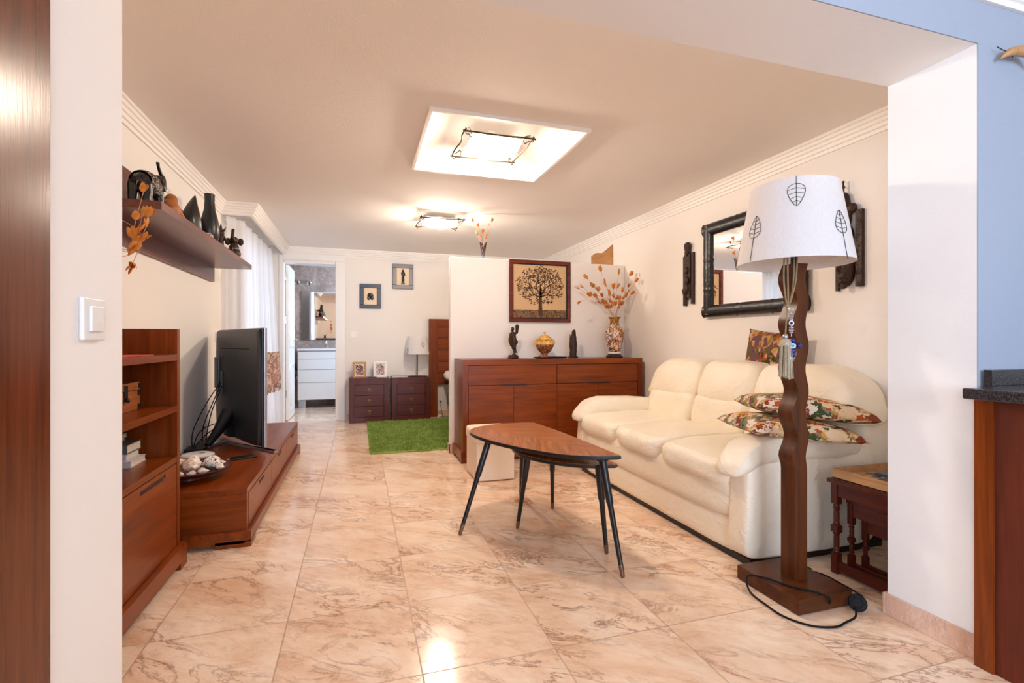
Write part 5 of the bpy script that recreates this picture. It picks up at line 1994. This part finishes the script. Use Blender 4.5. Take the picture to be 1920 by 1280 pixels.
spirit(-.93, 3.93, 'small dark horned demon figurine beside the black vase on the shelf')
t0 = MB().tube([(-.90, 4.02, SH + .035), (-.90, 4.10, SH + .035)], .005, 8).cyl((-.90, 4.115, SH), (-.90, 4.115, SH + .07), .008).cyl((-.90, 4.115, SH + .03), (-.90, 4.115, SH + .04), .018).build('miniature_cannon', 'carved', None, 50)
tag(t0, 'tiny dark turned object between the two shelf figurines', 'ornament')
X, Y = -.925, 4.30
t = thing('elephant_figurine', 'small seated dark elephant figurine, furthest on the wall shelf', 'figurine', (X, Y, SH))
blob('body', [('s', (X, Y, SH + .05), (.048, .044, .050)), ('s', (X, Y, SH + .095), (.036, .034, .040)), ('s', (X, Y - .006, SH + .15), (.034, .032, .034)), ('t', [(X, Y - .03, SH + .15), (X, Y - .05, SH + .17), (X, Y - .045, SH + .205), (X, Y - .03, SH + .235)], [.018, .014, .012, .013]),
              ('c', (X + .03, Y - .03, SH + .02), (X + .036, Y - .055, SH + .016), .018, .014), ('c', (X - .03, Y - .03, SH + .02), (X - .036, Y - .055, SH + .016), .018, .014)], 'carved', t, .005)
for q_ in (-1, 1):
    blob('ear', [('s', (X + q_ * .044, Y + .004, SH + .145), (.024, .007, .030))], 'carved', t, .004)
MB().torus((X, Y, SH + .085), .041, .0035, n=24).build('garland', 'silver', t, 60)

# --- dried sprigs in a vase on the bookcase (vase stands behind the jamb)
X, Y, Z0 = -.955, 2.02, .9625
t = thing('ceramic_vase', 'brown vase on the top shelf of the bookcase holding orange sprigs', 'vase', (X, Y, Z0))
MB().lathe([(0, 0), (.04, 0), (.055, .03), (.062, .08), (.05, .14), (.026, .19), (.024, .22), (.032, .24), (.026, .24), (.019, .22), (.02, .18)], (X, Y, Z0), 32).build('body', 'carved', t, 60)
mouth2 = Vector((X, Y, Z0 + .23))


def backX(px, py, X_):
    r_ = (px - 960) / 925
    z_ = -(py - 640) / 925
    c_, s_ = math.cos(math.radians(17.25)), math.sin(math.radians(17.25))
    x, y = c_ * r_ + s_, c_ - s_ * r_
    k = X_ / x
    return Vector((X_, y * k, 1.02 + z_ * k))


lv = [((270, 355), (253, 420), (243, 465), -.78), ((277, 405), (272, 430), (250, 470), -.77), ((268, 402), (256, 440), (240, 478), -.79), ((246, 500), (262, 462), (266, 440), -.78)]
for i, (a, b, c, xx) in enumerate(lv):
    A_, B_, C_ = backX(*a, xx), backX(*b, xx), backX(*c, xx + .0)
    m = mouth2
    sprig(m - Vector((0, 0, .05)), [m - Vector((0, 0, .15)), m + Vector((.005, .0, .0)), C_ + Vector((-.05, -.05, -.02)), C_, B_, A_] if i < 3 else
          [m - Vector((0, 0, .15)), m + Vector((.005, .0, .0)), C_ + Vector((-.06, -.12, .02)), C_, B_, A_],
          [(1.0, 1.0), (.84, .95), (.72, 1.0), (.62, .8)][:4 if i < 3 else 1], 'sprig of orange pods hanging before the wall shelf beside the left jamb', 'dried sprigs beside the left jamb', seed=60 + i, size=(.046, .016), r=.0012)

# --- on the television bench
BT = .2855
X, Y = -.87, 3.055
t0 = MB().lathe([(0, 0), (.085, 0), (.095, .004), (.092, .012), (.105, .018), (.15, .030), (.19, .046), (.203, .052), (.204, .056), (.198, .058), (.16, .044), (.11, .030), (0, .024)], (X, Y, BT), 56).build('shell_bowl', 'mahog_x', None, 60)
tag(t0, 'wide shallow brown wooden bowl of seashells on the television bench', 'bowl')
rr = random.Random(21)


def conch(name, c, L_, R_, mat, label, rot, spikes=True):
    """coiled sea shell: a spindle with spiral whorls and a flared lip"""
    mb = MB()
    n, m = 34, 22
    g = []
    for i in range(n + 1):
        t_ = i / n
        base = math.sin(PI * t_ ** .75) ** .8 * (1 - .25 * t_)
        g.append([])
        for j in range(m):
            a = 2 * PI * j / m
            ph = (a / (2 * PI) + t_ * 4.5) % 1
            rib = 1 - .10 * abs(ph - .5) * 2 * (1 if t_ > .3 else .3)
            lip = 1 + .35 * math.exp(-((a - 1.0) / .5) ** 2) * math.exp(-((t_ - .35) / .22) ** 2)
            sp = 1 + (.16 * max(0, math.cos(7 * a)) ** 6 * math.exp(-((t_ - .52) / .06) ** 2) if spikes else 0)
            r = R_ * base * rib * lip * sp + .0004
            g[-1].append(mb.bm.verts.new((r * math.cos(a), r * math.sin(a) * .85, (t_ - .5) * L_)))
    for i in range(n):
        for j in range(m):
            mb.bm.faces.new((g[i][j], g[i][(j + 1) % m], g[i + 1][(j + 1) % m], g[i + 1][j]))
    mb.bm.faces.new(list(reversed(g[0])))
    mb.bm.faces.new(g[-1])
    o = mb.build(name, mat, None, 60, origin=(0, 0, 0))
    o.location = c
    o.rotation_euler = rot
    tag(o, label, 'seashell', 'seashells in the wooden bowl')
    return o


GZ = BT + .03
conch('seashell', (X + .110, Y + .03, GZ + .036), .12, .040, 'shellspot', 'white spiral seashell with dark brown spots, rightmost in the bowl', (PI / 2 + .2, .2, 1.1))
conch('seashell', (X + .02, Y - .03, GZ + .042), .14, .048, 'shellmat', 'large grey pink spiky seashell in the middle of the bowl', (PI / 2, -.3, .4))
conch('seashell', (X - .09, Y + .02, GZ + .044), .14, .048, 'shellmat', 'large cream seashell at the left of the bowl', (PI / 2 - .2, .3, 2.2))
small = [(.15, -.02), (.085, -.075), (.04, -.12), (-.02, -.11), (-.075, -.085), (-.13, -.05), (.13, .085), (.05, .10), (-.04, .10), (-.12, .09)]
for i, (dx, dy) in enumerate(small):
    zz = GZ + .012 + .10 * max(0, math.hypot(dx, dy) - .10)
    conch('seashell', (X + dx, Y + dy, zz + .006), rr.uniform(.045, .062), rr.uniform(.015, .020), 'shellmat', 'small cream seashell lying round the edge of the wooden bowl', (rr.uniform(1.2, 1.9), rr.uniform(-.4, .4), rr.uniform(0, 6)), False)

t = thing('router', 'white rounded router lying on the television bench behind the bowl of shells', 'router', (-.985, 3.56, BT))
MB().lathe([(0, 0), (.08, 0), (.092, .008), (.094, .016), (.088, .024), (.06, .031), (0, .033)], (-.975, 3.58, BT), 40, 1.0, .8).build('case', 'white_plastic', t, 60)
MB().box(-.96, -.93, 3.545, 3.565, BT + .0305, BT + .0325, .001).build('badge', 'brass', t)
t0 = MB().box(-1.09, -1.06, 3.22, 3.40, BT, BT + .20, .006).build('modem', 'black', None)
tag(t0, 'slim black modem standing upright against the wall by the bookcase', 'modem')
t = thing('smartphone', 'black phone with a white charging lead on the television bench', 'phone', (-.70, 3.47, BT))
ph = MB().box(-.075, .075, -.037, .037, 0, .009, .003, 3).build('phone_body', 'black', t, origin=(0, 0, 0))
ph.location = Vector((-.70, 3.475, BT)) - worigin(t)
ph.rotation_euler = (0, 0, math.radians(28))
MB().tube([(-.765, 3.44, BT + .006), (-.80, 3.43, BT + .005), (-.86, 3.48, BT + .004), (-.93, 3.47, BT + .005), (-.99, 3.40, BT + .005), (-1.04, 3.41, BT + .005)], .0028, 8, smooth=6).build('charging_lead', 'white_plastic', t, 60)
t0 = MB().box(-1.10, -.99, 3.74, 3.90, BT, BT + .022, .003).build('set_top_box', 'black', None)
tag(t0, 'flat black set top box behind the television foot', 'set top box')
t0 = MB().box(XL + .0005, XL + .014, 4.60, 4.68, 1.02, 1.10, .003).build('blank_plate', 'white_plastic', None)
tag(t0, 'white blank wall plate beside the terrace curtain', 'wall plate')

# ================================================================== curtain
t = thing('sheer_curtain', 'floor length white sheer curtain with a printed band over the terrace window', 'curtain', (-1.0, 5.65, .03))


def cur_x(y, z):
    k = (y - 4.80) / 1.80
    f = 1 - z / 2.1
    x = -1.012 + .030 * math.sin(y * 2 * PI / .105 + .8 * math.sin(y * 7)) * (.55 + .45 * f) + .012 * math.sin(y * 23)
    x += .13 * f * max(0, k) ** 2.0
    x -= .075 * max(0, min(1, (5.0 - y) / .26)) ** 1.5
    return x


NY, NZ = 300, 26


def cloth(z0, z1, off, ruff=0.0, nz=NZ, y0=4.78, y1=6.60):
    mb = MB()
    g = []
    for i in range(NY + 1):
        y = y0 + (y1 - y0) * i / NY
        row = []
        for j in range(nz + 1):
            z = z0 + (z1 - z0) * j / nz
            if y < 4.93:
                z = max(z, .295)      # these folds rest on the bench top
            zz = z
            x = cur_x(y, z) + off
            if ruff and j == 0:
                zz += ruff * .012 * math.sin(y * 60)
            if ruff:
                x += .006 * math.sin(y * 140 + z * 20) * (1 - j / nz)
            row.append(mb.bm.verts.new((x, y, zz)))
        g.append(row)
    for i in range(NY):
        for j in range(nz):
            mb.bm.faces.new((g[i][j], g[i + 1][j], g[i + 1][j + 1], g[i][j + 1]))
    return mb


cloth(.035, 2.085, 0).build('sheer_cloth', 'sheer', t, 60)
cloth(.44, .90, .006, 1.0, 8).build('printed_band', 'curtain_band', t, 60)
mb = MB()
g = []
for i in range(NY + 1):
    y = 4.78 + 1.82 * i / NY
    g.append([mb.bm.verts.new((cur_x(y, 2.06) + .010 * math.sin(y * 190) * q_, y, z)) for z, q_ in ((2.045, .3), (2.07, 1), (2.09, .4), (2.105, 1.2))])
for i in range(NY):
    for j in range(3):
        mb.bm.faces.new((g[i][j], g[i + 1][j], g[i + 1][j + 1], g[i][j + 1]))
mb.build('gathered_heading', 'sheer', t, 60)
t0 = MB().tube([(-1.055, 4.83, 2.098), (-1.055, 6.62, 2.098)], .008, 8).build('curtain_rail', 'white_plastic', None)
tag(t0, 'white curtain rail under the curtain box', 'curtain rail')

# ================================================================== sleeping area
def nightstand(x0, x1, label):
    t = thing('nightstand', label, 'nightstand', ((x0 + x1) / 2, 6.59, 0), 'dark wood nightstands on the back wall')
    y0, y1, zt = 6.445, YB - .014, .56
    MB().box(x0, x1, y0, y1, zt - .022, zt, .002).build('top', 'mahog_x', t)
    for a, b in ((x0, x0 + .02), (x1 - .02, x1)):
        MB().box(a, b, y0 + .002, y1, 0, zt - .022, .001).build('side_panel', 'mahog_z', t)
    mb = MB().box(x0 + .02, x0 + .066, y0 + .002, y0 + .02, 0, zt - .022).box(x1 - .066, x1 - .02, y0 + .002, y0 + .02, 0, zt - .022)
    mb.box(x0 + .066, x1 - .066, y0 + .002, y0 + .02, 0, .068).box(x0 + .066, x1 - .066, y0 + .002, y0 + .02, zt - .082, zt - .022)
    mb.build('front_frame', 'mahog_z', t)
    MB().box(x0 + .02, x1 - .02, y0 + .021, y1, .02, zt - .024).build('carcass', 'slot', t)
    h = (zt - .082 - .068) / 3
    for k in range(3):
        z0 = .068 + k * h
        d = MB().box(x0 + .069, x1 - .069, y0 + .007, y0 + .02, z0 + .003, z0 + h - .003, .002).build('drawer', 'mahog_x', t)
        c = (x0 + x1) / 2
        p = MB().cyl((c, y0 + .001, z0 + h / 2 + .012), (c, y0 + .007, z0 + h / 2 + .012), .010, n=14)
        p.torus((c, y0 - .001, z0 + h / 2), .020, .0026, 'y', 20)
        p.build('ring_pull', 'brass', d, 60)


nightstand(-.118, .372, 'dark red wooden nightstand beside the bathroom doorway, carrying two photo frames')
nightstand(.398, .892, 'dark red wooden nightstand beside the headboard, carrying the table lamp')
NZt = .5605


def photo_frame(cx, w_, h_, frame_mat, pic, label, yaw, roll=0):
    t = thing('photo_frame', label, 'photo frame', (0, 0, 0), 'photo frames on the nightstand')
    b_ = .022
    mb = MB()
    for a in ((-w_ / 2, w_ / 2, 0, b_), (-w_ / 2, w_ / 2, h_ - b_, h_), (-w_ / 2, -w_ / 2 + b_, b_, h_ - b_), (w_ / 2 - b_, w_ / 2, b_, h_ - b_)):
        mb.box(a[0], a[1], -.008, .008, a[2], a[3], .002)
    mb.build('frame', frame_mat, t)
    MB().box(-w_ / 2 + b_, w_ / 2 - b_, -.002, .004, b_, h_ - b_).build('mount', 'book_white', t)
    MB().box(-w_ / 2 + b_ + .012, w_ / 2 - b_ - .012, -.0035, -.0021, b_ + .014, h_ - b_ - .014).build('photograph', pic, t)
    MB().box(-.02, .02, .008, .05, .002, h_ * .5).build('easel_back', 'carved', t)
    t.location = (cx, 6.56, NZt + .001)
    t.rotation_euler = (math.radians(-9), roll, yaw)


photo_frame(.012, .165, .20, 'oak', 'photo', 'light wooden photo frame, the left one on the nightstand', math.radians(14))
photo_frame(.262, .165, .205, 'white_lacquer', 'photo2', 'white photo frame, the right one on the nightstand', math.radians(-4))
t0 = MB().box(.11, .215, 6.455, 6.495, NZt, NZt + .014, .004).build('remote_control', 'black', None)
tag(t0, 'small black remote control lying between the two photo frames', 'remote control')
t = thing('notebook', 'pale blue book lying flat between the nightstand frames and the lamp', 'book', (.51, 6.53, NZt))
MB().box(.41, .60, 6.47, 6.60, NZt + .003, NZt + .015).build('pages', 'book_white', t)
MB().box(.408, .602, 6.468, 6.602, NZt, NZt + .003).box(.408, .602, 6.468, 6.602, NZt + .015, NZt + .018).build('cover', 'blue_book', t)
X, Y = .735, 6.585
t = thing('table_lamp', 'table lamp with a white shade with wire leaves on a thin black stand', 'table lamp', (X, Y, NZt))
MB().lathe([(0, 0), (.128, 0), (.132, .004), (.128, .010), (0, .014)], (X, Y, NZt), 40).build('base', 'black', t, 50)
MB().cyl((X, Y, NZt + .012), (X, Y, .92), .0075).build('pole', 'black', t)
MB().cyl((X, Y, .92), (X, Y, .99), .016).cyl((X, Y, .905), (X, Y, .92), .022).build('lamp_socket', 'black', t)
s2 = shade('lamp_shade', X, Y, .853, 1.087, .158, .122, t, [(az_for(.55, X, Y, .15), .975, -1, .04), (az_for(-.95, X, Y, .15), .905, 1, .02)], .07)
mb = MB().torus((X, Y, .875), .153, .002, n=32)
for a in (0, 2.09, 4.19):
    mb.tube([(X + .153 * math.cos(a), Y + .153 * math.sin(a), .875), (X + .016 * math.cos(a), Y + .016 * math.sin(a), .915)], .0018, 6)
mb.build('shade_carrier', 'white_plastic', s2)

# --- wall pictures with carved masks
def mask_picture(x0, x1, z0, z1, fm, label, kind):
    t = thing('framed_carving', label, 'picture', ((x0 + x1) / 2, YB, z0), 'framed carvings on the back wall')
    w_ = .052
    mb = MB()
    for a in ((x0, x1, z0, z0 + w_), (x0, x1, z1 - w_, z1), (x0, x0 + w_, z0 + w_, z1 - w_), (x1 - w_, x1, z0 + w_, z1 - w_)):
        mb.box(a[0], a[1], YB - .022, YB - .0006, a[2], a[3], .004)
    mb.build('frame', fm, t)
    MB().box(x0 + w_, x1 - w_, YB - .008, YB - .0006, z0 + w_, z1 - w_).build('mount', 'cream', t)
    c, zc, y = (x0 + x1) / 2, (z0 + z1) / 2, YB - .014
    if kind == 'mask':
        blob('carved_mask', [('s', (c, y, zc + .008), (.040, .012, .036)), ('s', (c - .022, y, zc - .022), (.020, .010, .030)), ('s', (c + .022, y, zc - .022), (.020, .010, .030)), ('s', (c, y, zc + .032), (.026, .010, .014)),
                             ('s', (c, y - .010, zc), (.008, .008, .018))], 'black_wood', t, .0035)
    else:
        blob('carved_warrior', [('s', (c, y, zc + .075), (.011, .009, .016)), ('c', (c, y, zc + .088), (c - .002, y, zc + .104), .007, .003), ('c', (c, y, zc + .055), (c, y, zc - .01), .019, .014), ('c', (c - .008, y, zc - .01), (c - .012, y, zc - .090), .011, .007),
                                ('c', (c + .008, y, zc - .01), (c + .012, y, zc - .090), .011, .007), ('c', (c + .020, y, zc + .05), (c + .024, y, zc + .01), .007, .006), ('c', (c - .020, y, zc + .05), (c - .016, y, zc + .02), .007, .006),
                                ('b', (c - .024, c + .026, y - .008, y + .006, zc - .102, zc - .090), .003)], 'black_wood', t, .0035)


mask_picture(.010, .280, 1.452, 1.775, 'navyframe', 'navy framed dark carved mask, the lower of the two framed carvings', 'mask')
mask_picture(.428, .700, 1.722, 2.055, 'greyframe', 'grey framed dark carved standing warrior, the upper of the two framed carvings', 'man')

# --- bed
t = thing('bed', 'bed with a slatted dark cherry headboard, mostly hidden by the partition', 'bed', (1.8, 5.8, 0))
hb = MB().box(.905, 1.022, YB - .055, YB - .014, 0, 1.325, .002).build('headboard_post', 'cherry_z', t)
MB().box(2.44, 2.55, YB - .055, YB - .014, 0, 1.325, .002).build('headboard_post', 'cherry_z', t)
MB().box(1.0225, 2.44, YB - .052, YB - .016, 1.212, 1.325, .002).build('headboard_rail', 'cherry_x', t)
for k in range(5):
    z = .432 + k * .156
    MB().box(1.0225, 2.44, YB - .048, YB - .02, z + .003, z + .153, .003).build('headboard_plank', 'cherry_x', t)
MB().box(1.15, 2.45, 4.70, YB - .06, .16, .30, .01).build('bed_base', 'mahog_y', t)
for a in (1.2, 2.38):
    for b in (4.78, 6.6):
        MB().box(a, a + .05, b, b + .05, 0, .16).build('leg', 'mahog_z', t)
MB().puff(1.14, 2.46, 4.68, YB - .06, .29, .50, (12, 12, 7), 12, lambda p, u: wrinkle(p, u, .008, 5)).build('mattress', 'bed', t, 80)
t0 = MB().puff(1.075, 1.70, 6.28, 6.66, .506, .636, (5, 5, 2.6), 14, lambda p, u: wrinkle(p, u, .012, 7)).build('bed_pillow', 'bed', None, 80)
tag(t0, 'white pillow corner showing at the edge of the partition', 'pillow')

# --- rug
t = thing('shag_rug', 'bright green shaggy rug on the floor beside the bed', 'rug', (.62, 5.5, 0))
x0, x1, y0, y1 = .098, 1.12, 4.62, 6.40
MB().box(x0, x1, y0, y1, .0005, .014, .004).build('backing', 'rug', t)
mb = MB()
rr = random.Random(8)
NX_, NYY = 120, 210
for i in range(NX_):
    for j in range(NYY):
        x = x0 + (x1 - x0) * (i + rr.random()) / NX_
        y = y0 + (y1 - y0) * (j + rr.random()) / NYY
        h = rr.uniform(.022, .038)
        a = rr.uniform(0, 2 * PI)
        lx, ly = rr.uniform(-.014, .014), rr.uniform(-.014, .014)
        w_ = rr.uniform(.003, .005)
        p = [(x - w_ * math.cos(a), y - w_ * math.sin(a), .010), (x + w_ * math.cos(a), y + w_ * math.sin(a), .010), (x + lx * .5 + w_ * .8 * math.cos(a), y + ly * .5 + w_ * .8 * math.sin(a), h * .6), (x + lx, y + ly, h), (x + lx * .5 - w_ * .8 * math.cos(a), y + ly * .5 - w_ * .8 * math.sin(a), h * .6)]
        vs = [mb.bm.verts.new(q_) for q_ in p]
        mb.bm.faces.new(vs)
# recalculating normals of loose blades is slow and not needed
me = bpy.data.meshes.new('pile')
for v in mb.bm.verts:
    v.co -= worigin(t)
mb.bm.to_mesh(me)
mb.bm.free()
me.materials.append(M['rug'])
o = bpy.data.objects.new('pile', me)
C.objects.link(o)
o.parent = t
o['kind'] = 'stuff'

t = thing('power_adapter', 'small white power adapter with a black lead at the foot of the headboard', 'adapter', (.93, 6.5, 0))
MB().box(.985, 1.035, 6.415, 6.445, .032, .062, .004).build('adapter_body', 'white_plastic', t)
MB().box(1.000, 1.020, 6.4125, 6.4155, .040, .054).build('socket_face', 'black', t)
MB().tube([(1.035, 6.43, .045), (1.06, 6.50, .03), (1.07, 6.66, .08), (1.069, 6.735, .17)], .003, 7, smooth=5).build('lead', 'cable', t, 60)
MB().tube([(1.035, 6.43, .040), (1.10, 6.38, .040), (1.17, 6.40, .040), (1.24, 6.44, .02)], .003, 7, smooth=5).build('lead', 'cable', t, 60)

# ================================================================== bathroom
t = thing('vanity_unit', 'pale grey glossy bathroom vanity with four handleless drawers and metal feet', 'vanity', (-.35, 8.4, 0))
x0, x1, y0, y1 = -.89, .20, 8.15, BY - .001
MB().box(x0, x1, y0 + .02, y1, .12, .875).build('carcass', 'grey_line', t)
for a, b in ((.125, .385), (.39, .585), (.59, .745), (.75, .868)):
    MB().box(x0, x1, y0, y0 + .019, a, b, .002).build('drawer_front', 'white_lacquer', t)
MB().box(x0, x0 + .016, y0 + .019, y1, .12, .875).build('side_panel', 'white_lacquer', t)
for a in (x0 + .01, x1 - .11):
    MB().box(a, a + .10, y0 + .01, y0 + .07, 0, .12, .002).build('foot', 'silver', t)
MB().box(x0 - .008, x1 + .008, y0 - .012, y1, .878, .912, .004).build('washbasin_top', 'white_plastic', t)
mb = MB().cyl((-.50, 8.62, .912), (-.50, 8.62, 1.0), .022)
mb.tube([(-.50, 8.62, .99), (-.50, 8.60, 1.02), (-.51, 8.52, 1.02), (-.51, 8.49, .985)], .012, 10, smooth=5).cyl((-.50, 8.62, 1.0), (-.50, 8.60, 1.03), .018)
tag(mb.build('tap', 'chrome', None, 60), 'chrome mixer tap on the bathroom vanity', 'tap')
tag(MB().lathe([(0, 0), (.035, 0), (.040, .006), (.02, .014), (.008, .018), (0, .02)], (-.74, 8.3, .9125), 20).build('soap_dish', 'silver', None, 60), 'small metal soap dish on the bathroom vanity', 'soap dish')
t = thing('bathroom_mirror', 'frameless bathroom mirror above the vanity', 'mirror', (-.4, BY, 1.04))
MB().box(-.905, .18, BY - .020, BY - .004, 1.045, 1.845).build('mirror_backing', 'silver', t)
MB().box(-.903, .178, BY - .0215, BY - .0201, 1.047, 1.843).build('mirror_glass', 'mirror', t)
for x in (-.955, -.785):
    t = thing('wall_spotlight', 'small round chrome wall spotlight above the bathroom mirror', 'spotlight', (x, BY, 2.0), 'chrome spotlights above the bathroom mirror')
    MB().lathe([(0, 0), (.032, 0), (.035, .006), (.030, .012), (.012, .016), (.010, .04)], (0, 0, 0), 20, mat=Matrix.Translation((x, BY - .001, 2.0)) @ Matrix.Rotation(PI / 2, 4, 'X')).build('mount_plate', 'chrome', t, 60)
    MB().lathe([(.008, .03), (.022, .045), (.034, .085), (.030, .086), (0, .06)], (0, 0, 0), 20, mat=Matrix.Translation((x, BY - .001, 2.0)) @ Matrix.Rotation(PI / 2 + .3, 4, 'X')).build('spot_head', 'chrome', t, 60)
t = thing('trailing_plant', 'small green leafy plant beside the bathroom vanity', 'plant', (-.955, 8.3, .4))
MB().lathe([(0, 0), (.03, 0), (.040, .06), (.036, .06), (.03, .01)], (-.935, 8.70, .40), 16).build('pot', 'white_plastic', t, 60)
MB().tube([(-.935, 8.70, .42), (-.94, 8.55, .62), (-.945, 8.35, .60)], .004, 6, smooth=4).tube([(-.935, 8.70, .42), (-.95, 8.50, .50), (-.94, 8.30, .50)], .004, 6, smooth=4).build('plant_stem', 'green_leaf', t)
rr = random.Random(2)
for k in range(12):
    z = .46 + .016 * k
    mb = MB()
    c = Vector((-.945 + rr.uniform(-.02, .01), 8.33 + rr.uniform(-.06, .08), z))
    d = Vector((rr.uniform(-1, .2), rr.uniform(-.6, .3), rr.uniform(-.2, .8))).normalized()
    pod(mb, c, d, .065, .022, rr)
    mb.build('plant_leaf', 'green_leaf', t, 0)
